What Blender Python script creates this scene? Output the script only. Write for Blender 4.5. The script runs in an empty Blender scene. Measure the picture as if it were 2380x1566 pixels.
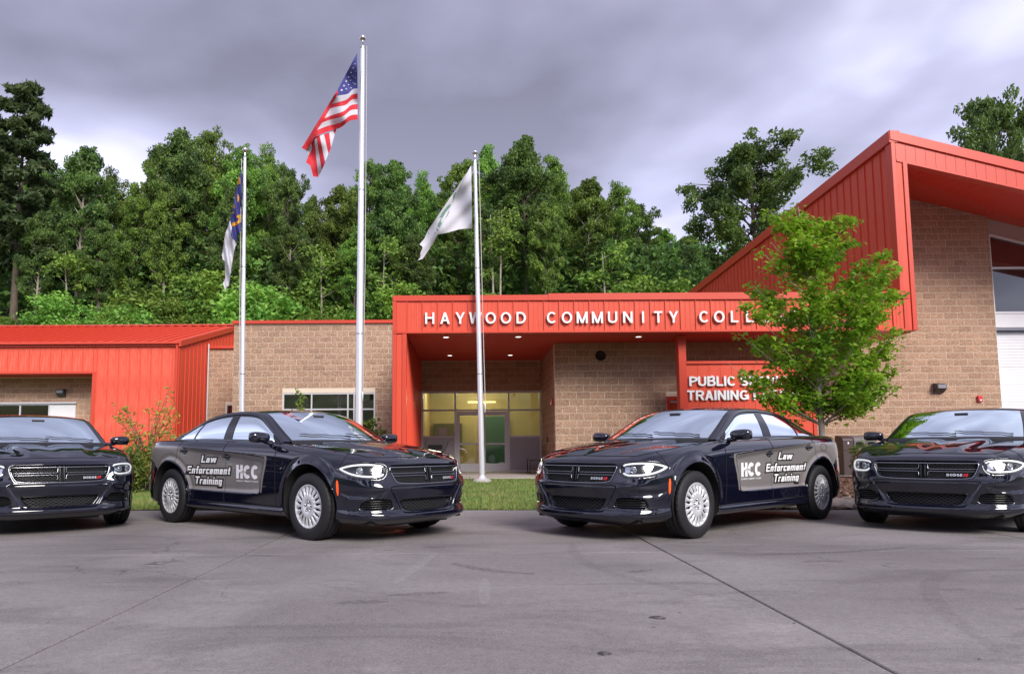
import bpy, bmesh, math, random
import numpy as np
from mathutils import Vector, Matrix
R = math.radians
PI = math.pi
random.seed(7)
rng = np.random.default_rng(7)
scene = bpy.context.scene
col = scene.collection

# ------------------------------------------------------------------ camera
cam_d = bpy.data.cameras.new("camera")
cam = bpy.data.objects.new("camera", cam_d)
col.objects.link(cam)
cam_d.sensor_fit = 'HORIZONTAL'
cam_d.sensor_width = 36.0
cam_d.lens = 1680.0 / 2380.0 * 36.0
cam_d.shift_x = 0.042
cam_d.shift_y = 0.0403
cam_d.clip_end = 1500
cam.matrix_world = Matrix.Translation((0, 0, 0.98)) @ Matrix.Rotation(R(95.5), 4, 'X') @ Matrix.Rotation(-0.0055, 4, 'Z')
scene.camera = cam

# ------------------------------------------------------------------ sky, sun, exposure
SUN_FROM = Vector((0.40, -0.85, 0.64)).normalized()
world = bpy.data.worlds.new("World")
scene.world = world
world.use_nodes = True
wn = world.node_tree
wn.nodes.clear()
def wnode(t, **kw):
    n = wn.nodes.new(t)
    for k, v in kw.items():
        setattr(n, k, v)
    return n
w_out = wnode('ShaderNodeOutputWorld')
w_bg = wnode('ShaderNodeBackground')
w_sky = wnode('ShaderNodeTexSky')
w_sky.sky_type = 'NISHITA'
w_sky.sun_disc = False
w_sky.sun_elevation = math.asin(SUN_FROM.z)
w_sky.sun_rotation = math.atan2(SUN_FROM.x, SUN_FROM.y)
w_tc = wnode('ShaderNodeTexCoord')
w_sep = wnode('ShaderNodeSeparateXYZ')
wn.links.new(w_tc.outputs['Generated'], w_sep.inputs[0])
# flat cloud deck: direction divided by its height above the horizon
w_zadd = wnode('ShaderNodeMath', operation='ADD'); w_zadd.inputs[1].default_value = 0.22
w_zmax = wnode('ShaderNodeMath', operation='MAXIMUM'); w_zmax.inputs[1].default_value = 0.10
wn.links.new(w_sep.outputs['Z'], w_zadd.inputs[0]); wn.links.new(w_zadd.outputs[0], w_zmax.inputs[0])
w_div = wnode('ShaderNodeVectorMath', operation='DIVIDE')
w_cmb = wnode('ShaderNodeCombineXYZ')
for i in range(3):
    wn.links.new(w_zmax.outputs[0], w_cmb.inputs[i])
wn.links.new(w_tc.outputs['Generated'], w_div.inputs[0]); wn.links.new(w_cmb.outputs[0], w_div.inputs[1])
w_flat = wnode('ShaderNodeVectorMath', operation='MULTIPLY'); w_flat.inputs[1].default_value = (1.0, 1.0, 0.0)
wn.links.new(w_div.outputs[0], w_flat.inputs[0])
w_off = wnode('ShaderNodeVectorMath', operation='ADD'); w_off.inputs[1].default_value = (-37.68, -22.26, 0.0)
wn.links.new(w_flat.outputs[0], w_off.inputs[0])
w_n1 = wnode('ShaderNodeTexNoise'); w_n1.inputs['Scale'].default_value = 0.85; w_n1.inputs['Detail'].default_value = 4; w_n1.inputs['Roughness'].default_value = 0.52; w_n1.inputs['Distortion'].default_value = 0.35
w_n2 = wnode('ShaderNodeTexNoise'); w_n2.inputs['Scale'].default_value = 3.4; w_n2.inputs['Detail'].default_value = 6; w_n2.inputs['Roughness'].default_value = 0.6
wn.links.new(w_off.outputs[0], w_n1.inputs['Vector']); wn.links.new(w_off.outputs[0], w_n2.inputs['Vector'])
w_mix = wnode('ShaderNodeMix', data_type='FLOAT'); w_mix.inputs[0].default_value = 0.09
wn.links.new(w_n1.outputs['Fac'], w_mix.inputs[2]); wn.links.new(w_n2.outputs['Fac'], w_mix.inputs[3])
w_ramp = wnode('ShaderNodeValToRGB')
cr = w_ramp.color_ramp
cr.elements[0].position = 0.36; cr.elements[0].color = (0.20, 0.198, 0.272, 1)
cr.elements[1].position = 0.63; cr.elements[1].color = (0.80, 0.81, 1.0, 1)
e = cr.elements.new(0.50); e.color = (0.42, 0.418, 0.585, 1)
wn.links.new(w_mix.outputs[0], w_ramp.inputs[0])
# the blue sky above shows faintly through the cloud deck
w_sb = wnode('ShaderNodeVectorMath', operation='SCALE'); w_sb.inputs[3].default_value = 0.10
wn.links.new(w_sky.outputs[0], w_sb.inputs[0])
w_cm = wnode('ShaderNodeMix', data_type='RGBA'); w_cm.inputs[0].default_value = 0.93
wn.links.new(w_sb.outputs[0], w_cm.inputs[6]); wn.links.new(w_ramp.outputs[0], w_cm.inputs[7])
# the deck is thinner towards the horizon all round and heavier overhead
w_el = wnode('ShaderNodeMapRange'); w_el.interpolation_type = 'SMOOTHSTEP'
w_el.inputs[1].default_value = 0.16; w_el.inputs[2].default_value = 0.56; w_el.inputs[3].default_value = 1.48; w_el.inputs[4].default_value = 0.84
wn.links.new(w_sep.outputs['Z'], w_el.inputs[0])
w_gr = wnode('ShaderNodeVectorMath', operation='SCALE')
wn.links.new(w_cm.outputs[2], w_gr.inputs[0]); wn.links.new(w_el.outputs[0], w_gr.inputs[3])
wn.links.new(w_gr.outputs[0], w_bg.inputs[0])
w_bg.inputs[1].default_value = 0.52
wn.links.new(w_bg.outputs[0], w_out.inputs[0])

sun_d = bpy.data.lights.new("sun", 'SUN')
sun = bpy.data.objects.new("sun", sun_d)
col.objects.link(sun)
sun_d.energy = 1.5
sun_d.angle = R(26)
sun_d.color = (1.0, 0.95, 0.88)
sun.rotation_euler = SUN_FROM.to_track_quat('Z', 'Y').to_euler()

scene.view_settings.view_transform = 'Standard'
scene.view_settings.look = 'None'
scene.view_settings.gamma = 1.0
scene.view_settings.use_curve_mapping = False
scene.view_settings.exposure = 1.58
scene.cycles.max_bounces = 8
scene.cycles.transparent_max_bounces = 12
scene.cycles.caustics_reflective = False
scene.cycles.caustics_refractive = False
scene.cycles.use_denoising = True

# ------------------------------------------------------------------ helpers
def tag(o, label=None, cat=None, group=None, kind=None):
    if label: o["label"] = label
    if cat: o["category"] = cat
    if group: o["group"] = group
    if kind: o["kind"] = kind
    return o

def empty(name, loc=(0, 0, 0), rz=0.0, parent=None):
    o = bpy.data.objects.new(name, None)
    o.empty_display_size = 0.2
    o.location = loc; o.rotation_euler = (0, 0, rz)
    col.objects.link(o)
    if parent: o.parent = parent
    return o

def link(name, me, mats=None, parent=None, loc=None, rot=None):
    o = bpy.data.objects.new(name, me)
    if mats is not None:
        if not isinstance(mats, (list, tuple)): mats = [mats]
        me.materials.clear()
        for m in mats: me.materials.append(m)
    col.objects.link(o)
    if parent: o.parent = parent
    if loc is not None: o.location = loc
    if rot is not None: o.rotation_euler = rot
    return o

def copy_tree(o, parent=None):
    c = o.copy(); col.objects.link(c); c.parent = parent
    for ch in o.children: copy_tree(ch, c)
    return c

class MB:
    """collects shapes into one mesh"""
    def __init__(s): s.v = []; s.f = []; s.mi = []; s.cur = 0; s.sm = []
    def add(s, vs, fs, smooth=False):
        b = len(s.v); s.v.extend([tuple(map(float, p)) for p in vs])
        for f in fs:
            s.f.append(tuple(b + i for i in f)); s.mi.append(s.cur); s.sm.append(smooth)
        return s
    def box(s, a, b):
        x0, y0, z0 = a; x1, y1, z1 = b
        if x0 > x1: x0, x1 = x1, x0
        if y0 > y1: y0, y1 = y1, y0
        if z0 > z1: z0, z1 = z1, z0
        v = [(x0,y0,z0),(x1,y0,z0),(x1,y1,z0),(x0,y1,z0),(x0,y0,z1),(x1,y0,z1),(x1,y1,z1),(x0,y1,z1)]
        return s.add(v, [(0,3,2,1),(4,5,6,7),(0,1,5,4),(1,2,6,5),(2,3,7,6),(3,0,4,7)])
    def prism(s, poly, axis, a, b):
        """extrude a polygon given in the two other axes (in xyz order) along axis"""
        n = len(poly)
        def mk(p, t):
            if axis == 0: return (t, p[0], p[1])
            if axis == 1: return (p[0], t, p[1])
            return (p[0], p[1], t)
        v = [mk(p, a) for p in poly] + [mk(p, b) for p in poly]
        f = [tuple(range(n - 1, -1, -1)), tuple(range(n, 2 * n))]
        f += [(i, (i + 1) % n, n + (i + 1) % n, n + i) for i in range(n)]
        return s.add(v, f)
    def tube(s, pts, rad, n=8, caps=True, smooth=True):
        pts = [Vector(p) for p in pts]
        if not hasattr(rad, '__len__'): rad = [rad] * len(pts)
        vs = []; prev = None
        for i, p in enumerate(pts):
            t = (pts[min(i + 1, len(pts) - 1)] - pts[max(i - 1, 0)])
            if t.length < 1e-9: t = Vector((0, 0, 1))
            t.normalize()
            if prev is None:
                a = t.cross(Vector((0, 0, 1)))
                if a.length < 1e-3: a = Vector((1, 0, 0))
            else:
                a = prev - t * prev.dot(t)
            a.normalize(); prev = a; b = t.cross(a)
            for k in range(n):
                th = 2 * PI * k / n
                vs.append(p + (a * math.cos(th) + b * math.sin(th)) * rad[i])
        fs = []
        for i in range(len(pts) - 1):
            for k in range(n):
                k2 = (k + 1) % n
                fs.append((i*n+k, i*n+k2, (i+1)*n+k2, (i+1)*n+k))
        s.add(vs, fs, smooth)
        if caps:
            m = len(pts)
            s.add(vs[:n], [tuple(range(n - 1, -1, -1))]); s.add(vs[(m-1)*n:], [tuple(range(n))])
        return s
    def lathe(s, prof, n=24, axis='Z', center=(0, 0, 0), smooth=True, closed=False):
        vs = []
        for (r, h) in prof:
            for k in range(n):
                th = 2 * PI * k / n
                c, q = r * math.cos(th), r * math.sin(th)
                if axis == 'Z': p = (c, q, h)
                elif axis == 'Y': p = (c, h, q)
                else: p = (h, c, q)
                vs.append((p[0]+center[0], p[1]+center[1], p[2]+center[2]))
        fs = []
        m = len(prof)
        for i in range(m if closed else m - 1):
            j = (i + 1) % m
            for k in range(n):
                k2 = (k + 1) % n
                fs.append((i*n+k, i*n+k2, j*n+k2, j*n+k))
        return s.add(vs, fs, smooth)
    def grid(s, P, smooth=True, flip=False, closed_u=False):
        P = np.asarray(P, float); nu, nv = P.shape[:2]
        fs = []
        for i in range(nu if closed_u else nu - 1):
            i2 = (i + 1) % nu
            for j in range(nv - 1):
                q = (i*nv+j, i2*nv+j, i2*nv+j+1, i*nv+j+1)
                fs.append(q[::-1] if flip else q)
        return s.add(P.reshape(-1, 3), fs, smooth)
    def mesh(s, name):
        me = bpy.data.meshes.new(name)
        me.from_pydata(s.v, [], s.f)
        me.polygons.foreach_set('material_index', s.mi)
        me.polygons.foreach_set('use_smooth', s.sm)
        me.update()
        return me
    def build(s, name, mats, parent=None, loc=None, rot=None):
        return link(name, s.mesh(name), mats, parent, loc, rot)

def np_mesh(name, V, Fq, smooth=True):
    """fast mesh from numpy verts and equal-sized faces"""
    V = np.asarray(V, np.float32); Fq = np.asarray(Fq, np.int32)
    k = Fq.shape[1]
    me = bpy.data.meshes.new(name)
    me.vertices.add(len(V)); me.vertices.foreach_set('co', V.ravel())
    me.loops.add(Fq.size); me.loops.foreach_set('vertex_index', Fq.ravel())
    me.polygons.add(len(Fq))
    me.polygons.foreach_set('loop_start', np.arange(0, Fq.size, k, dtype=np.int32))
    me.polygons.foreach_set('use_smooth', np.full(len(Fq), smooth, bool))
    me.update(calc_edges=True); me.validate()
    return me

def bevel_mesh(me, w, seg=1, ang=30):
    bm = bmesh.new(); bm.from_mesh(me)
    es = [e for e in bm.edges if len(e.link_faces) == 2 and e.calc_face_angle(0) > R(ang)]
    bmesh.ops.bevel(bm, geom=es, offset=w, segments=seg, affect='EDGES', profile=0.5)
    bm.to_mesh(me); bm.free(); me.update()
    return me

# ------------------------------------------------------------------ materials
MATS = {}
def mat(name, color, rough=0.5, metal=0.0, spec=0.5, coat=0.0, noise=None, bump=None, emit=None, alpha=None, trans=0.0, vary=0.0, ior=None, coat_rough=0.02, rough_noise=None, stretch=None, world=False, island=False):
    """noise: (scale, amount, second colour); bump: list of (scale, strength, distance)"""
    if name in MATS: return MATS[name]
    m = bpy.data.materials.new(name); m.use_nodes = True
    nt = m.node_tree; b = nt.nodes['Principled BSDF']
    b.inputs['Base Color'].default_value = (*color, 1)
    b.inputs['Roughness'].default_value = rough
    b.inputs['Metallic'].default_value = metal
    b.inputs['Specular IOR Level'].default_value = spec
    b.inputs['Coat Weight'].default_value = coat
    b.inputs['Coat Roughness'].default_value = coat_rough
    b.inputs['Transmission Weight'].default_value = trans
    if ior: b.inputs['IOR'].default_value = ior
    if alpha is not None: b.inputs['Alpha'].default_value = alpha
    if emit:
        b.inputs['Emission Color'].default_value = (*emit[0], 1); b.inputs['Emission Strength'].default_value = emit[1]
    tc = None
    def coords():
        nonlocal tc
        if tc is None:
            t = nt.nodes.new('ShaderNodeNewGeometry' if world else 'ShaderNodeTexCoord')
            if world: tc = t.outputs['Position']
            elif stretch:
                mp = nt.nodes.new('ShaderNodeMapping'); mp.inputs['Scale'].default_value = stretch
                nt.links.new(t.outputs['Object'], mp.inputs[0]); tc = mp.outputs[0]
            else: tc = t.outputs['Object']
        return tc
    base = None
    if noise:
        for (sc, amt, c2) in (noise if isinstance(noise, list) else [noise]):
            n = nt.nodes.new('ShaderNodeTexNoise'); n.inputs['Scale'].default_value = sc; n.inputs['Detail'].default_value = 5; n.inputs['Roughness'].default_value = 0.6
            nt.links.new(coords(), n.inputs['Vector'])
            r = nt.nodes.new('ShaderNodeMapRange'); r.inputs[1].default_value = 0.36; r.inputs[2].default_value = 0.66; r.inputs[3].default_value = 0; r.inputs[4].default_value = amt
            nt.links.new(n.outputs['Fac'], r.inputs[0])
            mx = nt.nodes.new('ShaderNodeMix'); mx.data_type = 'RGBA'
            if base is None: mx.inputs[6].default_value = (*color, 1)
            else: nt.links.new(base, mx.inputs[6])
            mx.inputs[7].default_value = (*c2, 1)
            nt.links.new(r.outputs[0], mx.inputs[0]); base = mx.outputs[2]
    if vary:
        oi = nt.nodes.new('ShaderNodeNewGeometry' if island else 'ShaderNodeObjectInfo')
        r = nt.nodes.new('ShaderNodeMapRange'); r.inputs[3].default_value = 1 - vary; r.inputs[4].default_value = 1 + vary
        nt.links.new(oi.outputs['Random Per Island' if island else 'Random'], r.inputs[0])
        hs = nt.nodes.new('ShaderNodeHueSaturation'); nt.links.new(r.outputs[0], hs.inputs['Value'])
        hs.inputs['Color'].default_value = (*color, 1)
        if base is not None: nt.links.new(base, hs.inputs['Color'])
        base = hs.outputs[0]
    if base is not None: nt.links.new(base, b.inputs['Base Color'])
    if bump:
        prev = None
        for (sc, st, dist) in bump:
            n = nt.nodes.new('ShaderNodeTexNoise'); n.inputs['Scale'].default_value = sc; n.inputs['Detail'].default_value = 4; n.inputs['Roughness'].default_value = 0.65
            nt.links.new(coords(), n.inputs['Vector'])
            bp = nt.nodes.new('ShaderNodeBump'); bp.inputs['Strength'].default_value = st; bp.inputs['Distance'].default_value = dist
            nt.links.new(n.outputs['Fac'], bp.inputs['Height'])
            if prev is not None: nt.links.new(prev, bp.inputs['Normal'])
            prev = bp.outputs[0]
        nt.links.new(prev, b.inputs['Normal'])
    if rough_noise:
        sc, lo, hi = rough_noise
        n = nt.nodes.new('ShaderNodeTexNoise'); n.inputs['Scale'].default_value = sc; n.inputs['Detail'].default_value = 4
        nt.links.new(coords(), n.inputs['Vector'])
        r = nt.nodes.new('ShaderNodeMapRange'); r.inputs[1].default_value = 0.35; r.inputs[2].default_value = 0.65; r.inputs[3].default_value = lo; r.inputs[4].default_value = hi
        nt.links.new(n.outputs['Fac'], r.inputs[0]); nt.links.new(r.outputs[0], b.inputs['Roughness'])
    MATS[name] = m
    return m

def glass_mat(name, tint, rough=0.0, refl=1.0, gcol=(1, 1, 1)):
    """thin pane: clear-ish tinted transparency with a Fresnel mirror reflection"""
    if name in MATS: return MATS[name]
    m = bpy.data.materials.new(name); m.use_nodes = True
    nt = m.node_tree; nt.nodes.clear()
    o = nt.nodes.new('ShaderNodeOutputMaterial'); mx = nt.nodes.new('ShaderNodeMixShader')
    tr = nt.nodes.new('ShaderNodeBsdfTransparent'); tr.inputs[0].default_value = (*tint, 1)
    gl = nt.nodes.new('ShaderNodeBsdfGlossy'); gl.inputs['Roughness'].default_value = rough; gl.inputs['Color'].default_value = (*gcol, 1)
    fr = nt.nodes.new('ShaderNodeFresnel'); fr.inputs[0].default_value = 1.55
    mu = nt.nodes.new('ShaderNodeMath'); mu.operation = 'MULTIPLY'; mu.inputs[1].default_value = refl; mu.use_clamp = True
    nt.links.new(fr.outputs[0], mu.inputs[0]); nt.links.new(mu.outputs[0], mx.inputs[0])
    nt.links.new(tr.outputs[0], mx.inputs[1]); nt.links.new(gl.outputs[0], mx.inputs[2]); nt.links.new(mx.outputs[0], o.inputs[0])
    MATS[name] = m
    return m

def text_mesh(txt, size, extrude=0.0, offset=0.0, shear=0.0, spacing=1.0, align='LEFT', res=4):
    cu = bpy.data.curves.new('lettering', 'FONT')
    cu.body = txt; cu.size = size; cu.extrude = extrude; cu.offset = offset; cu.shear = shear
    cu.space_character = spacing; cu.align_x = align; cu.resolution_u = res
    ob = bpy.data.objects.new('lettering', cu); col.objects.link(ob)
    dg = bpy.context.evaluated_depsgraph_get()
    me = bpy.data.meshes.new_from_object(ob.evaluated_get(dg))
    bpy.data.objects.remove(ob); bpy.data.curves.remove(cu)
    return me
# ------------------------------------------------------------------ curve maths
def pch_slopes(x, y):
    h = np.diff(x, axis=-1); dl = np.diff(y, axis=-1) / h
    d = np.zeros_like(y)
    w1 = 2 * h[..., 1:] + h[..., :-1]; w2 = h[..., 1:] + 2 * h[..., :-1]
    a, b = dl[..., :-1], dl[..., 1:]
    with np.errstate(divide='ignore', invalid='ignore'):
        m = (w1 + w2) / (w1 / a + w2 / b)
    d[..., 1:-1] = np.where(a * b > 0, m, 0.0)
    d[..., 0] = dl[..., 0]; d[..., -1] = dl[..., -1]
    return d
def pch_eval(x, y, q):
    """rowwise monotone cubic: x,y (n,k); q (n,m)"""
    d = pch_slopes(x, y); n, k = x.shape
    idx = np.clip((q[:, :, None] >= x[:, None, :]).sum(2) - 1, 0, k - 2)
    r = np.arange(n)[:, None]
    x0, x1 = x[r, idx], x[r, idx + 1]; y0, y1 = y[r, idx], y[r, idx + 1]; d0, d1 = d[r, idx], d[r, idx + 1]
    h = x1 - x0; t = np.clip((q - x0) / h, 0, 1)
    return y0 * (2*t**3 - 3*t**2 + 1) + h * d0 * (t**3 - 2*t**2 + t) + y1 * (-2*t**3 + 3*t**2) + h * d1 * (t**3 - t**2)
def spl(x, y, q):
    """natural cubic spline through points"""
    x = np.asarray(x, float); y = np.asarray(y, float); n = len(x); h = np.diff(x)
    A = np.zeros((n, n)); b = np.zeros(n); A[0, 0] = A[-1, -1] = 1
    for i in range(1, n - 1):
        A[i, i-1], A[i, i], A[i, i+1] = h[i-1], 2 * (h[i-1] + h[i]), h[i]
        b[i] = 6 * ((y[i+1] - y[i]) / h[i] - (y[i] - y[i-1]) / h[i-1])
    m = np.linalg.solve(A, b); q = np.asarray(q, float)
    i = np.clip(np.searchsorted(x, q) - 1, 0, n - 2)
    a = (x[i+1] - q) / h[i]; c = (q - x[i]) / h[i]
    return a * y[i] + c * y[i+1] + ((a**3 - a) * m[i] + (c**3 - c) * m[i+1]) * h[i]**2 / 6
def spl3(pts, n=None, q=None):
    """smooth 3-D curve through points, sampled at n even or given (0..1) parameters"""
    P = np.asarray(pts, float); t = np.r_[0, np.cumsum(np.linalg.norm(np.diff(P, axis=0), axis=1))]; t /= t[-1]
    if q is None: q = np.linspace(0, 1, n)
    return np.stack([spl(t, P[:, k], q) for k in range(P.shape[1])], 1)
def sstep(a, b, x):
    t = np.clip((x - a) / (b - a), 0, 1); return t * t * (3 - 2 * t)
def sdf_poly(px, py, poly):
    """signed distance, negative inside"""
    poly = np.asarray(poly, float); d = np.full(px.shape, 1e9); ins = np.zeros(px.shape, bool)
    n = len(poly)
    for i in range(n):
        a, b = poly[i], poly[(i + 1) % n]; e = b - a
        wx, wy = px - a[0], py - a[1]
        t = np.clip((wx * e[0] + wy * e[1]) / max(e @ e, 1e-12), 0, 1)
        d = np.minimum(d, np.hypot(wx - t * e[0], wy - t * e[1]))
        c = (a[1] > py) != (b[1] > py)
        with np.errstate(divide='ignore', invalid='ignore'):
            xi = a[0] + (py - a[1]) * e[0] / (e[1] if e[1] else 1e-12)
        ins ^= c & (px < xi)
    return np.where(ins, -d, d)
def round_poly(poly, it=2, keep=0.25):
    p = np.asarray(poly, float)
    for _ in range(it):
        q = np.roll(p, -1, 0); p = np.stack([p * (1 - keep) + q * keep, p * keep + q * (1 - keep)], 1).reshape(-1, 2)
    return p
def offset_poly(poly, d):
    """grow (d>0) a convex-ish polygon"""
    p = np.asarray(poly, float); c = np.roll(p, -1, 0) - np.roll(p, 1, 0)
    nrm = np.stack([c[:, 1], -c[:, 0]], 1); nrm /= np.linalg.norm(nrm, axis=1)[:, None] + 1e-9
    ar = np.sum(p[:, 0] * np.roll(p[:, 1], -1) - np.roll(p[:, 0], -1) * p[:, 1])
    return p + nrm * d * (1 if ar > 0 else -1)

def fill_poly(poly, step, name, fn, flip=False):
    """mesh a polygon with a fine grid snapped to its outline; fn maps (u,v) arrays to points"""
    poly = np.asarray(poly, float); lo, hi = poly.min(0), poly.max(0)
    nu = max(2, int((hi[0] - lo[0]) / step) + 2); nv = max(2, int((hi[1] - lo[1]) / step) + 2)
    u = np.linspace(lo[0] - step * .3, hi[0] + step * .3, nu); v = np.linspace(lo[1] - step * .3, hi[1] + step * .3, nv)
    U, V = np.meshgrid(u, v, indexing='ij'); U, V = U.ravel().copy(), V.ravel().copy()
    sd = sdf_poly(U, V, poly); ins = sd < 0
    I = np.arange(nu * nv).reshape(nu, nv)
    Q = np.stack([I[:-1, :-1], I[1:, :-1], I[1:, 1:], I[:-1, 1:]], -1).reshape(-1, 4)
    keep = ins[Q].any(1); Q = Q[keep]
    out = np.unique(Q); out = out[~ins[out]]
    best = np.full(len(out), 1e9); bu = U[out].copy(); bv = V[out].copy(); ou, ov = U[out].copy(), V[out].copy()
    for i in range(len(poly)):
        a, b = poly[i], poly[(i + 1) % len(poly)]; e = b - a
        t = np.clip(((ou - a[0]) * e[0] + (ov - a[1]) * e[1]) / max(e @ e, 1e-12), 0, 1)
        qx, qy = a[0] + t * e[0], a[1] + t * e[1]; dd = np.hypot(ou - qx, ov - qy); m = dd < best
        best[m] = dd[m]; bu[m] = qx[m]; bv[m] = qy[m]
    U[out], V[out] = bu, bv
    used = np.unique(Q); remap = np.full(nu * nv, -1); remap[used] = np.arange(len(used))
    Q = remap[Q]
    if flip: Q = Q[:, ::-1]
    return np_mesh(name, fn(U[used], V[used]), Q)

def polyline_resample(pts, step):
    P = np.asarray(pts, float); t = np.r_[0, np.cumsum(np.linalg.norm(np.diff(P, axis=0), axis=1))]
    n = max(2, int(t[-1] / step) + 1); q = np.linspace(0, t[-1], n)
    return np.stack([np.interp(q, t, P[:, k]) for k in range(P.shape[1])], 1)

# ------------------------------------------------------------------ plain sans capitals built from strokes
def _arc(cx, cy, rx, ry, a0, a1, n=14): return [(cx + rx * math.cos(R(a0 + (a1 - a0) * i / n)), cy + ry * math.sin(R(a0 + (a1 - a0) * i / n))) for i in range(n + 1)]
def glyph(c, w=.155):
    h = w / 2; L = []; D = lambda x0, y0, x1, y1, k=1.08: L.append(('d', (x0, y0, x1, y1, w * k))); S = lambda *p: L.append(('s', list(p)))
    V = lambda x: S((x, 0), (x, 1)); Hh = lambda x0, x1, y: S((x0, y), (x1, y))
    W = .70
    if c == 'A': D(h, 0, .36, 1); D(.72 - h, 0, .36, 1); Hh(.16, .56, .31); W = .72
    elif c == 'B': V(h); Hh(h, .36, 1 - h); Hh(h, .36, .53); Hh(h, .38, h); S(*_arc(.36, .765, .22, .765 - .53, 90, -90)); S(*_arc(.38, .305, .25, .305 - h + .0, 90, -90)); W = .70
    elif c == 'C': S(*_arc(.38, .5, .38 - h, .5 - h, 42, 318, 26)); W = .73
    elif c == 'D': V(h); Hh(h, .32, 1 - h); Hh(h, .32, h); S(*_arc(.32, .5, .40 - h, .5 - h, 90, -90, 20)); W = .72
    elif c == 'E': V(h); Hh(h, .60, 1 - h); Hh(h, .56, .52); Hh(h, .61, h); W = .61
    elif c == 'F': V(h); Hh(h, .58, 1 - h); Hh(h, .52, .50); W = .58
    elif c == 'G': S(*_arc(.39, .5, .39 - h, .5 - h, 42, 330, 26)); Hh(.42, .77, .45); S((.70, .48), (.70, .06)); W = .78
    elif c == 'H': V(h); V(.70 - h); Hh(h, .70 - h, .53); W = .70
    elif c == 'I': V(h); W = w
    elif c == 'L': V(h); Hh(h, .56, h); W = .56
    elif c == 'M': V(h); V(.84 - h); D(h, 1, .42, 0); D(.84 - h, 1, .42, 0); W = .84
    elif c == 'N': V(h); V(.72 - h); D(h, 1, .72 - h, 0, 1.15); W = .72
    elif c == 'O': S(*_arc(.40, .5, .40 - h, .5 - h, 0, 360, 34)); W = .80
    elif c == 'P': V(h); Hh(h, .38, 1 - h); Hh(h, .38, .46); S(*_arc(.38, .73 - h * .5 + .02, .26, .5 - h - .23, 90, -90)); W = .66
    elif c == 'R': V(h); Hh(h, .38, 1 - h); Hh(h, .38, .48); S(*_arc(.38, .70, .25, .70 - .48, 90, -90)); D(.62, 0, .42, .46, 1.1); W = .70
    elif c == 'S': S(*(_arc(.335, .735, .335 - h, .265 - h, 15, 250, 16) + _arc(.335, .27, .335 - h, .27 - h, 80, -165, 18))); W = .68
    elif c == 'T': S((.325, 0), (.325, 1)); Hh(0, .65, 1 - h); W = .65
    elif c == 'U': S((h, 1), (h, .36), *_arc(.355, .33, .355 - h, .33 - h, 180, 360, 16), (.71 - h, 1)); W = .71
    elif c == 'V': D(h, 1, .35, 0); D(.70 - h, 1, .35, 0); W = .70
    elif c == 'W': D(h, 1, .25, 0); D(.48, 1, .25, 0); D(.48, 1, .71, 0); D(.96 - h, 1, .71, 0); W = .96
    elif c == 'Y': D(h, 1, .35, .38); D(.70 - h, 1, .35, .38); S((.35, 0), (.35, .45)); W = .70
    else:
        X = .66; Hb = lambda x0, x1, y: S((x0, y), (x1, y))
        Vb = lambda x, y0, y1: S((x, y0), (x, y1))
        if c == 'a': Hb(.06, .5, X - h); Vb(.5 - h, 0, X); Hb(h, .5, .37); Vb(h, 0, .37); Hb(0, .5, h); W = .5
        elif c == 'w': D(h, X, .22, 0); D(.42, X, .22, 0); D(.42, X, .62, 0); D(.84 - h, X, .62, 0); W = .84
        elif c == 'n': Vb(h, 0, X); Hb(0, .5, X - h); Vb(.5 - h, 0, X - h * .6); W = .5
        elif c == 'm': Vb(h, 0, X); Hb(0, .80, X - h); Vb(.40, 0, X); Vb(.80 - h, 0, X - h * .6); W = .80
        elif c == 'f': Vb(.10 + h, 0, 1 - h * .5); Hb(.13, .40, 1 - h); Hb(0, .36, X - h); W = .38
        elif c == 'o': Vb(h, .04, X - .04); Vb(.5 - h, .04, X - .04); Hb(.04, .46, X - h); Hb(.04, .46, h); W = .5
        elif c == 'r': Vb(h, 0, X); Hb(0, .38, X - h); W = .38
        elif c == 'c': Vb(h, .04, X - .04); Hb(.04, .46, X - h); Hb(.04, .46, h); W = .46
        elif c == 'e': Vb(h, .04, X - .04); Hb(.04, .47, X - h); Hb(.04, .48, h); Hb(h, .5, .33); Vb(.5 - h, .30, X - .04); W = .5
        elif c == 't': Vb(.10 + h, .04, .9); Hb(0, .36, X - h); Hb(.13, .36, h); W = .38
        elif c == 'i': Vb(h, 0, X); Vb(h, .78, .95); W = w
        elif c == 'g': Vb(h, .04, X - .04); Hb(.04, .5, X - h); Hb(.04, .5, h); Vb(.5 - h, -.22, X); Hb(.04, .48, -.22 + h * .4); W = .5
    return L, W
def glyph_polys(txt, w=.155, gap=.13, space=.36):
    """list of quads (4 points) per stroke piece, and the total width"""
    out = []; x = 0
    for c in txt:
        if c == ' ': x += space; continue
        L, W = glyph(c, w); n = 0
        for kind, p in L:
            n += 1
            if kind == 'd':
                x0, y0, x1, y1, k = p; q = [(x0 - k / 2, y0), (x0 + k / 2, y0), (x1 + k / 2, y1), (x1 - k / 2, y1)]; out.append((n, [(a + x, b) for a, b in q]))
            else:
                P = np.array(p, float); T = np.gradient(P, axis=0) if len(P) > 2 else np.repeat(P[1:] - P[:1], 2, 0)
                if len(P) > 2 and np.allclose(P[0], P[-1]): T[0] = T[-1] = P[1] - P[-2]
                T /= np.linalg.norm(T, axis=1)[:, None]; N = np.stack([-T[:, 1], T[:, 0]], 1) * w / 2
                for i in range(len(P) - 1):
                    q = [P[i] - N[i], P[i + 1] - N[i + 1], P[i + 1] + N[i + 1], P[i] + N[i]]; out.append((n, [(float(a[0]) + x, float(a[1])) for a in q]))
        x += W + gap
    return out, x - gap
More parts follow.
